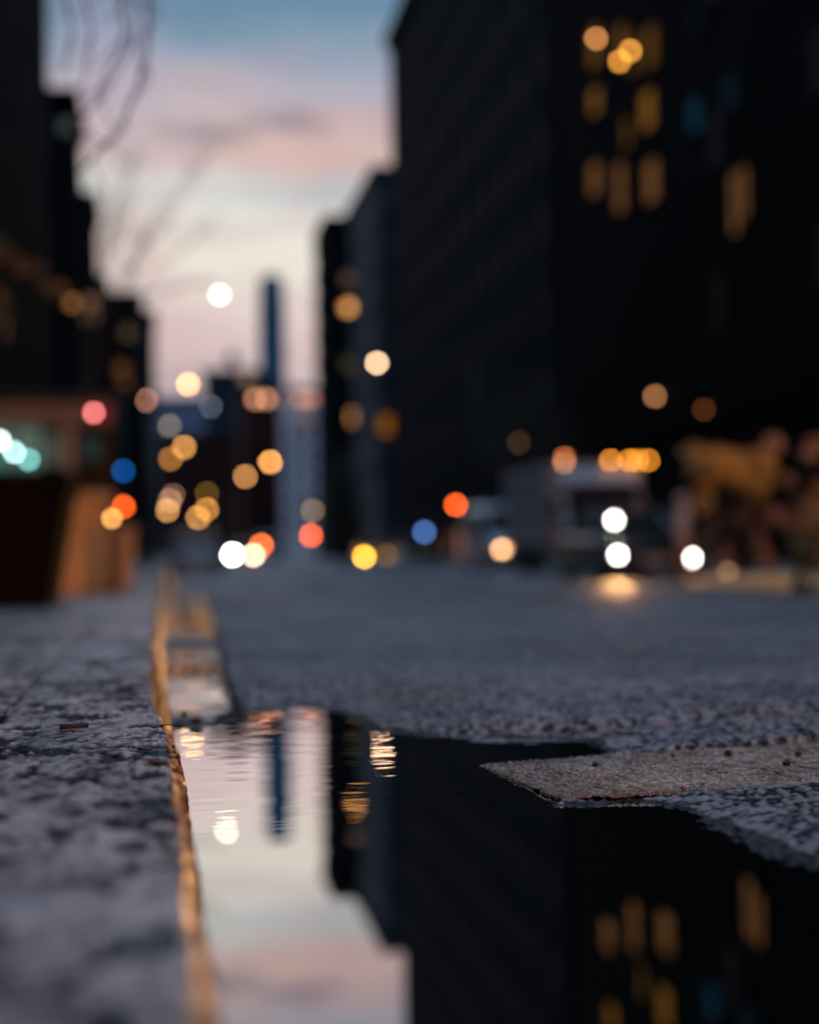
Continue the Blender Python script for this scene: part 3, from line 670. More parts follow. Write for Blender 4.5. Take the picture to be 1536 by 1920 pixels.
for u, v, rgb, bo in ((0,826,(228,240,228),1.15),(27,848,(178,215,215),1.15),(54,862,(95,165,160),1.1),(176,774,(225,120,118),1.0)):
    q = P(u, v, Yk-.02); lp = Vector((q.x-(xl+xr)/2, -.94, q.z-kz)); r_ = 4.5*Yk/FPX
    b = MB(); b.cyl(lp+Vector((0,.02,r_)), lp+Vector((0,.08,r_+.06)), .012, .012, 6); b.cyl(lp+Vector((0,0,r_*.9)), lp+Vector((0,0,r_*1.5)), r_*.6, r_*.2, 10); b.build('lamp_holder', M['plastic'], ko)
    lens(ko, lp, r_, rgb, 9, bo, 'lamp')

# shop windows at street level on the right
for u0, u1, v0, v1, rgb, s in ((862,886,992,1045,(225,150,120),.55),(838,850,1000,1040,(120,80,60),.4),(780,812,1018,1046,(180,110,30),.5)):
    shop_panel(bR4,oR4,17.96,u0,u1,v0,v1,rgb,s)

# ------------------------------------------------------------------ street lamps
def street_lamp(u, v, Yd, px, rgb, label, boost=1.0, d=9.0, wide=1.0, grp='street lamps along the street'):
    p = P(u, v, Yd); gz = dr(Yd)+(.05 if px < 1 else .13 if px > 15 else 0); top = p.z+.3
    o = empty('street_lamp', (px, Yd, gz), 0, label, 'street lamp', grp)
    h = top-gz; ax_ = p.x-px; r_ = d/2*Yd/FPX; tk = max(1, h/9)
    b = MB(); b.cyl((0,0,0),(0,0,.8),.13*tk,.11*tk,12); b.cyl((0,0,.8),(0,0,h-.4),.085*tk,.05*tk,12); b.build('pole', M['pole'], o, smooth=True)
    b = MB(); n = 7
    pts = [Vector((ax_*t_, 0, h-.4+.45*math.sin(t_*math.pi/2)+r_*.6)) for t_ in np.linspace(0, 1, n)]
    for a, c_ in zip(pts, pts[1:]): b.cyl(a, c_, .04*tk, .035*tk, 8)
    b.build('arm', M['pole'], o, smooth=True)
    z = p.z-gz
    b = MB(); b.sph((ax_,0,z+r_*1.05), r_*1.25, (1.25*wide,1.0,.42), 16); b.build('lamp_head', M['pole'], o, smooth=True)
    lens(o, (ax_,0,z), r_, rgb, d, boost, 'lens', (wide,1,1) ); return o
street_lamp(412,552,58,-.5,(255,232,200),'brightest cream street lamp hanging high against the sky, near the skyscraper',.92,9,1.25)
street_lamp(353,720,90,-.5,(255,190,105),'orange street lamp in front of the lilac block',1.1)
street_lamp(273,750,98,-2.2,(205,140,105),'dull peach street lamp on the left row just beside the gap of sky')
street_lamp(318,798,122,-.5,(112,98,88),'dim grey street lamp below the orange one on the left')
street_lamp(345,838,142,-.5,(215,148,80),'amber street lamp, upper of an overlapping pair on the left')
street_lamp(320,860,165,-.5,(165,105,48),'darker amber street lamp, lower of an overlapping pair on the left')
street_lamp(507,866,170,15.5,(255,172,92),'bright orange street lamp standing right of the street centre',1.15)
street_lamp(460,893,200,15.5,(200,138,80),'amber street lamp left of and below the bright orange one')
street_lamp(707,680,83,15.5,(242,196,155),'bright peach street lamp in front of the dark right row',1.4)
street_lamp(325,928,300,-.5,(110,75,52),'dim brown street lamp, top of the distant cluster of three on the left',1,7)
street_lamp(319,938,318,-.5,(150,115,92),'dusky pink street lamp, middle of the distant cluster of three',1,7)
street_lamp(314,957,335,-.5,(205,145,80),'amber street lamp, lowest of the distant cluster of three',1,7)
street_lamp(388,955,400,15.5,(195,130,60),'distant amber street lamp, upper right of an overlapping pair over the headlights',1,7)
street_lamp(371,970,430,15.5,(200,140,75),'distant amber street lamp, lower left of an overlapping pair over the headlights',1,7)
street_lamp(388,925,460,15.5,(90,65,20),'very dim olive street lamp above the distant overlapping pair',1,7)
street_lamp(395,762,260,-.5,(70,75,85),'faint grey street lamp in front of the slate blue building',1,7)
street_lamp(586,957,160,15.5,(120,95,68),'dull brown street lamp above the orange red signal at the street end')
# lamp standing behind the camera that throws the warm light on kerb and planters
sl = empty('street_lamp', (9.5,-18,0), math.pi, 'tall sodium street lamp behind the viewpoint by the right side', 'street lamp', 'street lamps along the street')
b = MB(); b.cyl((0,0,0),(0,0,.8),.13,.11,12); b.cyl((0,0,.8),(0,0,5.8),.085,.05,12); b.build('pole', M['pole'], sl, smooth=True)
b = MB(); b.cyl((0,0,5.7),(1.6,0,6.1),.04,.035,8); b.build('arm', M['pole'], sl, smooth=True)
b = MB(); b.sph((1.8,0,6.16),.34,(1.3,1,.4),16); b.build('lamp_head', M['pole'], sl, smooth=True)
b = MB(); b.sph((1.8,0,5.98),.22,(1.2,1,.6),16); b.build('lens', lightmat((255,170,80), 60), sl, smooth=True)
ld = bpy.data.lights.new('sodium_light', 'POINT'); ld.energy = 10000; ld.color = srgb((255,150,66)); ld.shadow_soft_size = .25
lo = bpy.data.objects.new('sodium_light', ld); C.objects.link(lo); lo.parent = sl; lo.location = (1.8,0,5.6)

# ------------------------------------------------------------------ signals and small street furniture
def post_signal(u, v, px_or_Y, label, lamps, grp='pedestrian signals on the corners', h_extra=.25):
    """lamps: list of (v, rgb, boost)"""
    Yd = px_or_Y; p = P(u, lamps[0][0], Yd); gz = dr(Yd)+(.05 if p.x < 1 else .13)
    o = empty('pedestrian_signal', (p.x, Yd, gz), 0, label, 'signal', grp)
    top = max(P(u, l_[0], Yd).z for l_ in lamps)-gz
    b = MB(); b.cyl((0,.12,0),(0,.12,.25),.11,.08,12); b.cyl((0,.12,.25),(0,.12,top+.4),.055,.05,12); b.build('pole', M['pole'], o, smooth=True)
    for vv, rgb, bo in lamps:
        z = P(u, vv, Yd).z-gz; r_ = 4.5*Yd/FPX
        b = MB(); b.box((0,.05,z),(r_*2.8,.16,r_*2.8)); b.box((0,-.12,z+r_*1.3),(r_*2.6,.24,.03)); b.build('housing', M['plastic'], o)
        lens(o, (0,-.05,z), r_, rgb, 9, bo)
    return o
post_signal(855,947,88,'bright orange red signal on a black post right of the street centre',[(947,(255,98,28),1.15)])
post_signal(583,1004,172,'orange red signal low at the street end beside the pale building',[(1004,(250,100,40),1.1)])
post_signal(232,950,70,'left pavement signal showing orange red with a blue lamp above it',[(950,(250,95,30),1.1),(883,(5,62,120),1.15)])
# parking kiosk with blue screen
pk = P(795,998,99)
kk = empty('parking_kiosk', (pk.x,99,dr(99)+.13), 0, 'parking kiosk with a glowing blue screen on the right pavement', 'parking kiosk')
b = MB(); b.box((0,0,.7),(.42,.32,1.4)); b.build('cabinet', M['plastic'], kk, bevel=.03)
lens(kk, (0,-.17,pk.z-kk.location.z), 4.5*99/FPX, (70,105,165), 9, 1.0, 'screen', (1,.35,1))
b = MB(); b.box((0,.05,pk.z-kk.location.z-.05),(.5,.25,.62)); b.build('screen_housing', M['plastic'], kk, bevel=.03)
b = MB(); b.box((0,-.02,pk.z-kk.location.z+.34),(.56,.42,.04)); b.build('rain_hood', M['plastic'], kk)
# bollard lights
def bollard(u, v, Yd, rgb, label, gz=None, rad=.09, d=9, name='bollard_light', cat='bollard light', grp='bollard lights'):
    p = P(u, v, Yd); gz = dr(Yd)+(.05 if p.x < 0 else .13 if p.x > 15 else 0) if gz is None else gz
    o = empty(name, (p.x, Yd, gz), 0, label, cat, grp); z = p.z-gz; r_ = d/2*Yd/FPX
    b = MB(); b.cyl((0,0,0),(0,0,max(.03,z-r_)),rad,rad*.9,16); b.build('post', M['pole'], o, smooth=True)
    b = MB(); b.cyl((0,0,z+r_*.9),(0,0,z+r_*.9+.04),rad*1.15,rad*.8,16); b.build('cap', M['pole'], o)
    lens(o, (0,0,z), r_, rgb, d); return o
bollard(210,972,10.6,(215,155,80),'pale amber low light post in front of the nearer tan planter',rad=.03)
bollard(909,981,84,(205,155,105),'peach bollard light on the right pavement beside the orange red signal')
bollard(1365,1072,18,(105,78,58),'low dim path light on the right, left of two',rad=.03,grp='low path lights')
bollard(1396,1070,18.5,(125,90,62),'low dim path light on the right, right of two',rad=.03,grp='low path lights')
# pale bollard post
p = P(1281,925,24); gz = dr(24)
o = empty('bollard', (p.x,24,gz), 0, 'pale round headed post standing in front of the dark car headlight', 'bollard')
h = p.z-gz; b = MB(); b.cyl((0,0,0),(0,0,h-.1),.10,.095,20); b.build('post', mat('cream_post', (.5,.33,.24), .5), o, smooth=True)
b = MB(); b.sph((0,0,h-.1),.11,(1,1,.9),16); b.build('cap', mat('cream_cap', (.5,.33,.24), .5), o, smooth=True)
b = MB(); b.cyl((0,0,0),(0,0,.06),.16,.15,20); b.build('foot', M['pole'], o)
# wooden trestle
p = P(1396,962,20); gz = dr(20)
o = empty('trestle', (p.x,20,gz), 0, 'low wooden A frame trestle in front of the golden leaves on the right', 'trestle')
h = p.z-gz
for yy in (-.0, .9):
    for s_ in (-1, 1):
        b = MB(); b.box((s_*.22,yy,h/2),(.14,.05,h*1.06), Matrix.Rotation(-s_*.40,3,'Y')); b.build('leg', M['wood'], o)
b = MB(); b.box((0,.45,h+.03),(.12,1.2,.09)); b.build('beam', M['wood'], o)
# sawdust-free traffic island ----------------------------------------
ip = [(2.3,5.2),(6.4,20.3),(9.8,20.3),(6.0,5.2)]
io = MB(); top = [Vector((x,y,dr(y)+.12)) for x, y in ip]
def isl_pts(z):
    out = []
    for k in range(4):
        a, c_ = ip[k], ip[(k+1) % 4]
        for t_ in np.linspace(0, 1, 13)[:-1]: x = a[0]+(c_[0]-a[0])*t_; y = a[1]+(c_[1]-a[1])*t_; out.append((x, y, dr(y)+z))
    return out
cxy = (6.4, 12.5)
def shrink(pts, d): 
    out = []
    for x, y, z in pts:
        v_ = Vector((x-cxy[0], y-cxy[1])); l_ = v_.length; v_ = v_*(l_-d)/l_; out.append((cxy[0]+v_.x, cxy[1]+v_.y, z))
    return out
o = empty('traffic_island', (6.4,12.5,dr(12.5)), 0, 'concrete traffic island with a golden lit kerb at the right edge', 'traffic island')
rel = lambda pts: [(x-6.4, y-12.5, z-dr(12.5)) for x, y, z in pts]
b = MB(); b.loft([rel(isl_pts(-.03)), rel(isl_pts(.085)), rel(shrink(isl_pts(.10), .06)), rel(shrink(isl_pts(.115), .75))], close=False); b.build('kerb_stone', mat('gold_lit_kerb', (.58,.38,.18), .5, noise=(3,.25), bump=.3), o)  # golden light on this kerb is put into its base colour
b = MB(); b.loft([rel(shrink(isl_pts(.095), .73)), rel(shrink(isl_pts(.10), 2.6))], close=True); b.build('paving', M['concrete'], o)

# ------------------------------------------------------------------ vegetation
def leaves(n, centres, size, rn):
    b = MB()
    for k in range(n):
        c_, r3 = rn.choice(centres); 
        while True:
            q = Vector((rn.uniform(-1,1), rn.uniform(-1,1), rn.uniform(-1,1)))
            if q.length < 1: break
        p_ = Vector(c_)+Vector((q.x*r3[0], q.y*r3[1], q.z*r3[2])); s_ = size*rn.uniform(.6, 1.4)
        e = Euler((rn.uniform(0,6), rn.uniform(0,6), rn.uniform(0,6))).to_matrix()
        a = e @ Vector((s_,0,0)); c2 = e @ Vector((0,s_*.45,0))
        b.quad(p_-a, p_-c2, p_+a, p_+c2)
    return b
def shrub(loc, label, n, centres, size, m, seed, name='shrub', cat='shrub', stems=None, trunk=None):
    rn = random.Random(seed); o = empty(name, loc, 0, label, cat)
    leaves(n, centres, size, rn).build('foliage' if name == 'shrub' else 'crown', m, o)
    b = MB()
    for c_, r3 in centres:
        b.cyl((c_[0]*.1,c_[1]*.1,0), (c_[0]*.5,c_[1]*.5,c_[2]*.55), trunk or .02, (trunk or .02)*.7, 8); b.cyl((c_[0]*.5,c_[1]*.5,c_[2]*.55), c_, (trunk or .02)*.7, .006, 8)
    b.build('stem' if name == 'shrub' else 'trunk', M['bark'], o, smooth=True); return o
# golden shrub right
pz = dr(14)+.10; q = P(1400,900,14)
def ctr(u, v, Yd, ru, rv, ry=.3): 
    p_ = P(u, v, Yd); k = Yd/FPX; return (tuple(p_), (ru*k, ry, rv*k))
def shrub_px(u0, Yd, gz, cl, *a, **k):
    base = P(u0, 1000, Yd); org = Vector((base.x, Yd, gz)); cs = []
    for c_ in cl: c1, r3 = ctr(*c_); cs.append((tuple(Vector(c1)-org), r3))
    return shrub(org, k.pop('label'), *a[:1], cs, *a[1:], **k)
rs = random.Random(21)
def clumps(n, u0, u1, v0, v1, Yd, a, b_): 
    return [(rs.uniform(u0,u1), rs.uniform(v0,v1), Yd+rs.uniform(-.35,.35), rs.uniform(a,b_), rs.uniform(a,b_)*.8, .12) for _ in range(n)]
shrub_px(1400, 14, dr(14)+.09, [(1345,868,14,26,30,.2),(1385,885,14,24,26,.2)]+clumps(16,1300,1450,835,950,14,10,24), 2600, .035, M['leaf_gold'], 3, label='golden leaved shrub on the island right of the truck')
shrub_px(1500, 12, dr(12)+.09, [(1528,945,12,26,24,.15)]+clumps(15,1440,1560,830,1000,12,10,24), 1700, .032, M['leaf_rust'], 5, label='rusty leaved shrub at the right photo edge above the olive clump')
shrub_px(1530, 7.6, dr(7.6)+.09, [(1545,1075,7.6,48,70),(1520,1120,7.6,22,40),(1535,1010,7.7,36,40)], 1500, .02, M['leaf_olive'], 8, label='low dark olive clump at the right edge on the island kerb')
# dark tree at the street centre-right
tp = P(642,1040,110); org = Vector((tp.x,110,dr(110)))
cs = []
for u, v, ru, rv in ((640,880,34,40),(655,935,36,40),(625,940,30,36),(640,990,40,40),(665,985,28,30)):
    c1, r3 = ctr(u, v, 110, ru, rv, 1.2); cs.append((tuple(Vector(c1)-org), r3))
shrub(org, 'dark leafy tree standing at the street end before the pale building', 2600, cs, .13, M['leaf_dark'], 11, name='tree', cat='tree', trunk=.14)
tp = P(985,1000,70); org = Vector((15.6,72,dr(72)+.13)); cs = []
for u, v, ru, rv in ((960,800,60,60),(1010,760,60,60),(930,850,40,40),(1040,820,40,50)):
    c1, r3 = ctr(u, v, 72, ru, rv, 1.2); cs.append((tuple(Vector(c1)-org), r3))
shrub(org, 'black leafless looking street tree against the dark right facade', 1500, cs, .1, M['leaf_dark'], 12, name='tree', cat='tree', trunk=.12)
# bare tree whose branches hang in from the upper left
bt = empty('bare_tree', (-2.1,5.0,dr(5)+.05), 0, 'bare tree whose drooping twigs cross the upper left sky', 'tree')
def tube(b, pts, r0, r1):
    pts = [Vector(p_) for p_ in pts]; n = len(pts)
    # catmull resample
    out = []
    for i in range(n-1):
        p0_, p1_, p2_, p3_ = pts[max(0,i-1)], pts[i], pts[i+1], pts[min(n-1,i+2)]
        for t_ in np.linspace(0, 1, 6)[:-1]:
            t_ = float(t_); out.append(.5*((2*p1_)+(-p0_+p2_)*t_+(2*p0_-5*p1_+4*p2_-p3_)*t_*t_+(-p0_+3*p1_-3*p2_+p3_)*t_**3))
    out.append(pts[-1]); m_ = len(out)
    for i in range(m_-1): b.cyl(out[i], out[i+1], r0+(r1-r0)*i/m_, r0+(r1-r0)*(i+1)/m_, 7)
bo_ = Vector(bt.location)
b = MB(); tube(b, [(0,0,0),(.03,.05,1.2),(-.02,.1,2.4),(.1,.1,3.4)], .13, .06); b.build('trunk', M['bark'], bt, smooth=True)
b = MB(); tube(b, [(.1,.1,3.3),(.8,.0,3.6),(1.6,-.1,3.4),tuple(P(275,-130,5)-bo_)], .06, .016); tube(b, [(.0,.1,2.6),(.6,.0,3.1),(1.2,-.1,3.0),tuple(P(180,-150,5)-bo_)], .045, .014); b.build('limb', M['bark'], bt, smooth=True)
for pts, r_ in (([(275,-130),(272,0),(268,120),(250,215),(215,265),(150,330)],.007),([(275,-130),(225,-20),(222,70),(195,150),(165,205),(135,245)],.006),
                ([(180,-150),(235,-30),(240,70),(205,150),(165,185)],.0055),([(180,-150),(150,-40),(165,60),(145,170)],.005),([(180,-150),(120,-20),(130,60),(110,140)],.005)):
    b = MB(); rk = random.Random(int(r_*1e5)); pl2 = [tuple(P(u+rk.uniform(-14,14), v, 5+rk.uniform(-.1,.1))-bo_) for u, v in pts]; tube(b, pl2, r_, r_*.4)
    for q3 in pl2[1:-1]: q3 = Vector(q3); tube(b, [q3, q3+Vector((rk.uniform(-.05,.05),0,-.05)), q3+Vector((rk.uniform(-.14,.12),0,-rk.uniform(.08,.2)))], r_*.6, .0015)
    b.build('twig', M['bark'], bt, smooth=True)
# second bare tree farther along the left pavement
b2 = empty('bare_tree', (-1.6,34,dr(34)+.05), 0, 'faint bare street tree farther along the left pavement', 'tree'); o2 = Vector(b2.location)
b = MB(); tube(b, [(0,0,0),(.1,0,2),(.2,0,4),(.3,0,5.5)], .14, .06); b.build('trunk', M['bark'], b2, smooth=True)
rn = random.Random(4)
for k in range(11):
    b = MB(); st_ = Vector((.2+.02*k,0,3.2+.22*k)); ex_ = P(rn.uniform(200,420), rn.uniform(250,520), 34+rn.uniform(-1.5,1.5))-o2
    mid = (st_+ex_)/2+Vector((rn.uniform(-.2,.2),0,.35)); tube(b, [st_, mid, ex_], .02, .008)
    for j in range(4):
        a = mid.lerp(ex_, rn.random()); tube(b, [a, a+Vector((rn.uniform(-.5,.5),rn.uniform(-.3,.3),rn.uniform(.1,.7)))], .012, .005)
    b.build('branch', M['bark'], b2, smooth=True)
# leafy branch, warm lit, at the left edge
lb = empty('young_tree', (-1.75,9,dr(9)+.05), 0, 'young tree with sparse warm lit leaves at the left edge above the kiosk', 'tree'); o3 = Vector(lb.location)
b = MB(); tube(b, [(0,0,0),(.02,0,1.0),(.1,0,1.9),tuple(P(-60,430,9)-o3)], .045, .015); b.build('trunk', M['bark'], lb, smooth=True)
b = MB(); e1 = P(-60,430,9)-o3; tube(b, [e1, P(20,480,9)-o3, P(80,520,9)-o3, P(125,560,9)-o3], .014, .004); tube(b, [e1, P(0,560,9)-o3, P(30,640,9)-o3], .012, .004); b.build('branch', M['bark'], lb, smooth=True)
cs = []
for u, v, ru, rv in ((10,470,40,26),(60,510,36,20),(100,540,26,16),(0,570,30,40)): c1, r3 = ctr(u, v, 9, ru, rv, .2); cs.append((tuple(Vector(c1)-o3), r3))
leaves(150, cs, .02, rn).build('foliage', M['leaf_olive'], lb)

# ------------------------------------------------------------------ planters
def planter(x1, w, d_, Y0, ztop, m, label, taper=.86):
    gz = dr(Y0)+KH; h = ztop-gz; cx, cy = x1-w/2, Y0+d_/2
    o = empty('planter', (cx, cy, gz), 0, label, 'planter', 'planters on the left pavement')
    def ring(hw, hd, z): return [(-hw,-hd,z),(hw,-hd,z),(hw,hd,z),(-hw,hd,z)]
    b = MB(); a, c_ = w/2, d_/2
    b.loft([ring(a*taper, c_*taper, 0), ring(a, c_, h-.05), ring(a+.015, c_+.015, h-.05), ring(a+.015, c_+.015, h), ring(a-.05, c_-.05, h), ring(a-.06, c_-.06, h-.08)], close=True)
    b.build('pot', m, o, bevel=.008)
    n = 14; g_ = np.linspace(-1, 1, n); GX, GY = np.meshgrid(g_*(a-.062), g_*(c_-.062))
    so = grid_mesh('soil', GX, GY, h-.06+.015*vn(GX, GY, .08, 5), M['soil']); so.parent = o
    return o
planter(-.325, .95, .8, 6.0, P(130,892,6).z, M['planter_dark'], 'large charcoal square planter at the left edge, nearest to the viewer')
planter(P(206,930,11).x, .75, .75, 11.0, P(200,922,11).z, M['planter_tan'], 'tan square planter lit golden behind the charcoal one')
planter(P(255,985,17).x, .6, .8, 17.0, P(240,988,17).z, M['planter_tan'], 'smaller looking tan planter, farthest of the three on the left', .8)

# ------------------------------------------------------------------ vehicles
def wheel(parent, x, y, r_, w=.2):
    b = MB(); b.cyl((x-w/2,y,r_),(x+w/2,y,r_),r_,r_,24); t_ = b.build('wheel', M['tyre'], parent, bevel=.02)
    b = MB(); s_ = 1 if x > 0 else -1; b.cyl((x+s_*(w/2-.02),y,r_),(x+s_*(w/2+.015),y,r_),r_*.62,r_*.55,20); b.build('rim', M['rim'], t_)
def car(loc, rz, paint, label, W_=1.8, Ln=4.5, H=1.45, hl=None, grp='cars in the street', cat='car', name='car', hlz=.62, roofsign=False, sedan=True):
    """front faces local -Y, base at local origin; hl: list for (left,right) of (rgb,d,boost,Y) or None"""
    o = empty(name, loc, rz, label, cat, grp)
    hw = W_/2; hl_ = Ln/2
    def ring(y, zb, zt, w, cr_=.12):
        return [(-w+.04,y,zb),(-w,y,zb+.12),(-w,y,zt-cr_),(-w+cr_,y,zt),(0,y,zt+.03),(w-cr_,y,zt),(w,y,zt-cr_),(w,y,zb+.12),(w-.04,y,zb)]
    b = MB(); b.loft([ring(-hl_,.32,.62,hw*.82,.08), ring(-hl_+.12,.22,.72,hw*.93), ring(-hl_+.5,.2,.82,hw), ring(-hl_+1.2,.2,.92,hw), ring(0,.2,.95,hw), ring(hl_-1.0,.2,.98,hw), ring(hl_-.3,.22,.96,hw*.96), ring(hl_,.32,.85,hw*.86)])
    b.build('body', paint, o, smooth=False, bevel=.03)
    ya, yb, yc, yd = -hl_+1.25, -hl_+2.0, hl_-1.2 if sedan else hl_-.5, hl_-.55 if sedan else hl_-.12
    def cab(y, z, w, t_): return [(-w,y,.93),(-w*.86,y,z),(w*.86,y,z),(w,y,.93)]
    def bx(y, z, w): return [(-w,y,.90),(-w,y,.96),(-(w-.14*(z-.96)/.5),y,z),((w-.14*(z-.96)/.5),y,z),(w,y,.96),(w,y,.90)]
    b = MB(); b.loft([bx(ya,.97,hw*.9), bx(yb,H-.06,hw*.9), bx((yb+yc)/2,H-.03,hw*.9), bx(yc,H-.06,hw*.9), bx(yd,.99,hw*.88)]); b.build('cabin_glass', M['glass'], o, bevel=.02)
    b = MB(); k = hw*.9-.14*(H-.96)/.5
    b.loft([[(-k,yb-.02,H-.06),(k,yb-.02,H-.06),(k,yb-.02,H-.03),(-k,yb-.02,H-.03)], [(-k,(yb+yc)/2,H-.03),(k,(yb+yc)/2,H-.03),(k*.9,(yb+yc)/2,H+.02),(-k*.9,(yb+yc)/2,H+.02)], [(-k,yc+.02,H-.06),(k,yc+.02,H-.06),(k,yc+.02,H-.03),(-k,yc+.02,H-.03)]]); b.build('roof', paint, o, bevel=.01)
    for s_ in (-1, 1):
        b = MB(); b.cyl((s_*hw*.9,ya,.96),(s_*k,yb,H-.05),.035,.03,8); b.build('pillar', paint, o)
        b = MB(); b.box((s_*(hw+.09),ya+.35,1.0),(.2,.12,.13)); b.build('mirror', paint, o, bevel=.03)
        wheel(o, s_*(hw-.1), -hl_+.85, .32); wheel(o, s_*(hw-.1), hl_-.9, .32)
        b = MB(); b.box((s_*(hw*.74),hl_-.02,.74),(.34,.08,.14)); b.build('taillight', M['tail'], o, bevel=.02)
    b = MB(); b.box((0,-hl_-.01,.45),(hw*1.3,.08,.16)); b.build('grille', M['plastic'], o)
    b = MB(); b.box((0,-hl_-.06,.42),(.5,.02,.13)); b.build('number_plate', M['plate'], o)
    b = MB(); b.box((0,-hl_+.0,.27),(hw*1.7,.16,.14)); b.build('bumper', M['plastic'], o, bevel=.03)
    for i, s_ in enumerate((-1, 1)):
        h_ = hl[i] if hl else None
        if h_:
            wp = o.matrix_basis.inverted() @ Vector(h_[3]) if False else None
        x = s_*hw*.74 if not h_ or h_[4] is None else h_[4]
        r_ = (h_[1]/2*(loc[1]-hl_)/FPX) if h_ else .08
        z = h_[3] if h_ and h_[3] else hlz
        b = MB(); b.box((x,-hl_+.02,z),(.36,.12,.17)); b.build('headlight_housing', M['lens_off'] if not h_ else M['chrome'], o, bevel=.03)
        if h_: lens(o, (x,-hl_-.05,z), r_, h_[0], h_[1], h_[2], 'headlight', (1,.6,1))
    return o
def beam(parent, loc, power, rgb, tgt, size=18):
    l_ = bpy.data.lights.new('headlight_beam', 'SPOT'); l_.energy = power; l_.color = srgb(rgb); l_.spot_size = R(size); l_.spot_blend = .6; l_.shadow_soft_size = .07
    o = bpy.data.objects.new('headlight_beam', l_); C.objects.link(o); o.parent = parent; o.location = loc
    d = Vector(tgt)-(Vector(parent.location)+Vector(loc)); o.rotation_euler = d.to_track_quat('-Z', 'Y').to_euler()
# dark car with white headlights (nearest)
Yc = 31.0
a, c_ = P(1158,1041,Yc), P(1297,1046,Yc); cx = (a.x+c_.x)/2; gz = dr(Yc+2)
dk = car((cx, Yc+2.25, gz), 0, M['black'], 'black sedan with two white headlights, nearest oncoming car', hl=[((255,250,240),11,2.0,a.z-gz,a.x-cx),((255,250,240),11,2.0,c_.z-gz,c_.x-cx)])
for q in (a, c_): beam(dk, Vector((q.x-cx,-2.45,q.z-gz)), 1000, (255,185,115), (.45,1.6,.0))
q = P(1152,975,Yc+1.35); lq = Vector((q.x-cx, q.y-(Yc+2.25), q.z-gz))
lens(dk, lq, 6*Yc/FPX, (255,250,240), 12, 2.2, 'spotlight')
b = MB(); b.cyl(lq+Vector((0,.02,0)), lq+Vector((0,.16,0)), .075, .04, 16); b.cyl(lq+Vector((0,.1,-.02)), lq+Vector((-.0,.32,-.12)), .02, .02, 8); b.build('spotlight_housing', M['chrome'], dk, smooth=True)
beam(dk, lq+Vector((0,-.1,0)), 1000, (255,185,115), (.45,1.6,.0), 24)
# bright left car
a, c_ = P(436,1040,112), P(475,1041,112); cx = (a.x+c_.x)/2; gz = dr(112)
car((cx,114.25,gz), 0, M['black'], 'distant oncoming car on the left with one white and one peach headlight', hl=[((255,252,245),10,4,a.z-gz,a.x-cx),((255,222,185),9,1.3,c_.z-gz,c_.x-cx)])
# van behind it with amber light
q = P(491,1022,135); gz = dr(135)
def van(loc, label, paint, W_=1.95, Ln=5.0, H=2.2, amber=None, hl=None, cat='van'):
    o = empty('van', loc, 0, label, cat); hw = W_/2; hl_ = Ln/2
    def ring(y, zb, zt, w, c2=.18): return [(-w+.05,y,zb),(-w,y,zb+.15),(-w*.97,y,zt-c2),(-w*.97+c2,y,zt),(w*.97-c2,y,zt),(w*.97,y,zt-c2),(w,y,zb+.15),(w-.05,y,zb)]
    b = MB(); b.loft([ring(-hl_,.35,.8,hw*.9), ring(-hl_+.25,.25,1.0,hw*.98), ring(-hl_+.7,.22,1.15,hw), ring(-hl_+1.35,.22,H-.1,hw), ring(-hl_+1.9,.22,H,hw), ring(hl_-.2,.22,H,hw), ring(hl_,.3,H-.12,hw*.95)]); b.build('body', paint, o, bevel=.04)
    b = MB(); n_ = Vector((0,-.86,.5)); y0_, z0_, y1_, z1_ = -hl_+.73, 1.19, -hl_+1.32, H-.17
    b.loft([[(-hw*.86,y0_-.03,z0_),(hw*.86,y0_-.03,z0_),(hw*.86,y0_+.03,z0_-.03),(-hw*.86,y0_+.03,z0_-.03)],[(-hw*.78,y1_-.04,z1_),(hw*.78,y1_-.04,z1_),(hw*.78,y1_+.03,z1_-.03),(-hw*.78,y1_+.03,z1_-.03)]]); b.build('windscreen', M['glass'], o)
    b = MB(); b.box((0,-hl_-.02,.55),(hw*1.2,.07,.2)); b.build('grille', M['plastic'], o)
    b = MB(); b.box((0,-hl_+.03,.34),(hw*1.8,.2,.16)); b.build('bumper', M['plastic'], o, bevel=.03)
    for s_ in (-1, 1):
        wheel(o, s_*(hw-.11), -hl_+.95, .34); wheel(o, s_*(hw-.11), hl_-1.0, .34)
        b = MB(); b.box((s_*(hw+.1),-hl_+1.0,1.25),(.18,.1,.28)); b.build('mirror', M['plastic'], o, bevel=.03)
        b = MB(); b.box((s_*(hw+.005),-hl_+1.75,1.5),(.03,.8,.5)); b.build('side_window', M['glass'], o)
    for x, z, rgb, d, bo in (hl or []): 
        lens(o, (x,-hl_-.03,z), d/2*(loc[1]-hl_)/FPX, rgb, d, bo, 'headlight', (1,.6,1))
    for x, y, z, rgb, d, bo in (amber or []):
        lens(o, (x,y,z), d/2*(loc[1]+y)/FPX, rgb, d, bo, 'marker_light')
    return o
van((q.x+.55,137.5,gz), 'distant dark van with one amber orange lamp behind the leftmost headlights', M['navy'], amber=[(-.55,-2.3,q.z-gz,(255,118,35),9,1.1)])
# silver van parked at the right
a = P(940,1030,50); gz = dr(50); vx = a.x+.62
van((vx,52.5,gz), 'silver blue van with a peach headlight left of the box truck', M['silver'], H=2.1, hl=[(-.62,a.z-gz,(225,165,110),10,1.2),(-.50,a.z-gz,(150,105,70),8,.8),(.62,a.z-gz,(90,60,40),8,.5)])
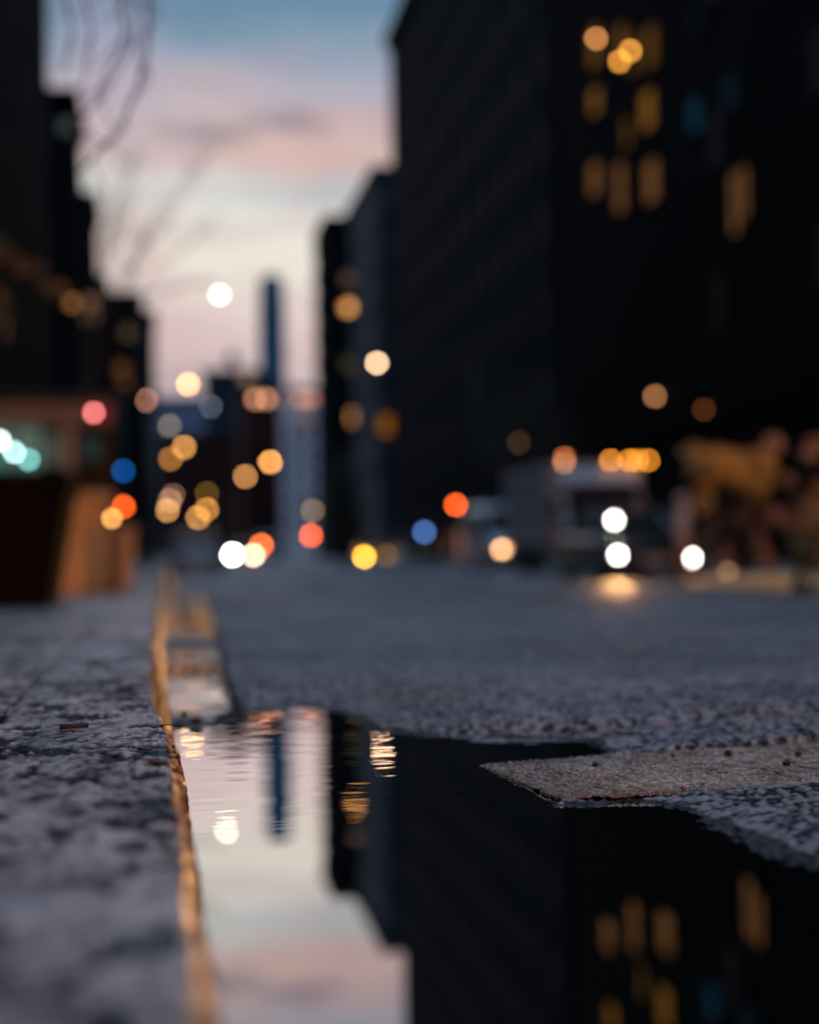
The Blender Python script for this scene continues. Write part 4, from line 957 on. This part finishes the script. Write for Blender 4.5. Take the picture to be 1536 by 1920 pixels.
# yellow cab
a, c_ = P(683,1044,107), P(725,1042,107); cx = (a.x+c_.x)/2; gz = dr(107)
tx = car((cx,109.25,gz), 0, M['yellow'], 'yellow cab facing us with one glowing yellow lamp at the street centre', hl=[((255,190,60),9,1.5,a.z-gz,a.x-cx),((90,58,15),9,1,c_.z-gz,c_.x-cx)])
b = MB(); b.box((0,.1,1.55),(.5,.2,.16)); b.build('roof_sign', M['plate'], tx, bevel=.03)
# parked navy car left kerb
car((1.25,60,dr(60)), 0, M['navy'], 'dark navy car parked along the left kerb')
car((13.6,92,dr(92)), 0, M['black'], 'dark car parked at the right kerb behind the signal post', sedan=False, H=1.6)
car((13.7,68,dr(68)), 0, M['silver'], 'grey car parked at the right kerb behind the silver blue van', sedan=False, H=1.55)
# delivery truck
Yt = 40.0; mid_ = P(1150,1000,Yt); gz = dr(Yt)
tk = empty('box_truck', (mid_.x,Yt,gz), 0, 'pale box truck with amber roof marker lights and one glaring lamp', 'truck')
zt = P(1150,862,Yt).z-gz
b = MB(); b.box((0,4.4,.75+(zt-.75)/2),(2.45,5.4,zt-.75)); b.build('cargo_box', M['white'], tk, bevel=.05)
b = MB(); b.box((0,4.4,.7),(2.0,5.6,.14)); b.build('chassis', M['plastic'], tk)
def tring(y, zb, zz, w): return [(-w,y,zb),(-w,y,zz-.15),(-w+.15,y,zz),(w-.15,y,zz),(w,y,zz-.15),(w,y,zb)]
b = MB(); b.loft([tring(0,.45,1.15,.98), tring(.12,.4,1.3,1.05), tring(.75,.4,1.42,1.08), tring(1.15,.4,2.2,1.08), tring(1.6,.4,2.32,1.06)]); b.build('cab', M['white'], tk, bevel=.05)
b = MB(); b.loft([[(-.95,.76,1.48),(.95,.76,1.48),(.95,.84,1.45),(-.95,.84,1.45)],[(-.88,1.12,2.14),(.88,1.12,2.14),(.88,1.2,2.1),(-.88,1.2,2.1)]]); b.build('windscreen', M['glass'], tk)
b = MB(); b.box((0,-.02,.85),(1.3,.08,.35)); b.build('grille', M['plastic'], tk)
b = MB(); b.loft([[(-.95,1.0,2.3),(.95,1.0,2.3),(.95,1.65,2.28),(-.95,1.65,2.28)],[(-1.05,1.58,zt-.12),(1.05,1.58,zt-.12),(1.05,1.66,zt-.12),(-1.05,1.66,zt-.12)]]); b.build('added_deflector', M['white'], tk, bevel=.03)  # slanted panel added above the cab to catch the overhead light
b = MB(); b.box((0,-.05,.5),(2.1,.2,.22)); b.build('bumper', M['chrome'], tk, bevel=.03)
for s_ in (-1, 1):
    wheel(tk, s_*.95, .8, .42, .26); wheel(tk, s_*.95, 5.4, .42, .3)
    b = MB(); b.box((s_*1.32,.85,1.65),(.1,.1,.42)); b.cyl((s_*1.05,.9,1.75),(s_*1.3,.87,1.75),.02,.02,6); b.build('mirror', M['plastic'], tk)
    b = MB(); b.box((s_*1.09,1.25,1.7),(.03,.55,.5)); b.build('side_window', M['glass'], tk)
for u, v, rgb, bo in ((1145,863,(205,125,35),1.0),(1181,863,(210,130,35),1),(1197,863,(195,120,35),.9),(1216,863,(205,125,35),1)):
    q = P(u, v, Yt+1.62); lens(tk, Vector((q.x-mid_.x,1.62,q.z-gz)), 3.5*Yt/FPX, rgb, 7, bo, 'marker_light')
q1 = P(1112,976,Yt); lens(tk, Vector((q1.x-mid_.x,.0,q1.z-gz)), 4*Yt/FPX, (205,95,25), 8, .9, 'indicator')
q = P(1171,1041,Yt); lens(tk, Vector((q.x-mid_.x,-.06,q.z-gz)), 4*Yt/FPX, (225,170,110), 8, 1.2, 'headlight')
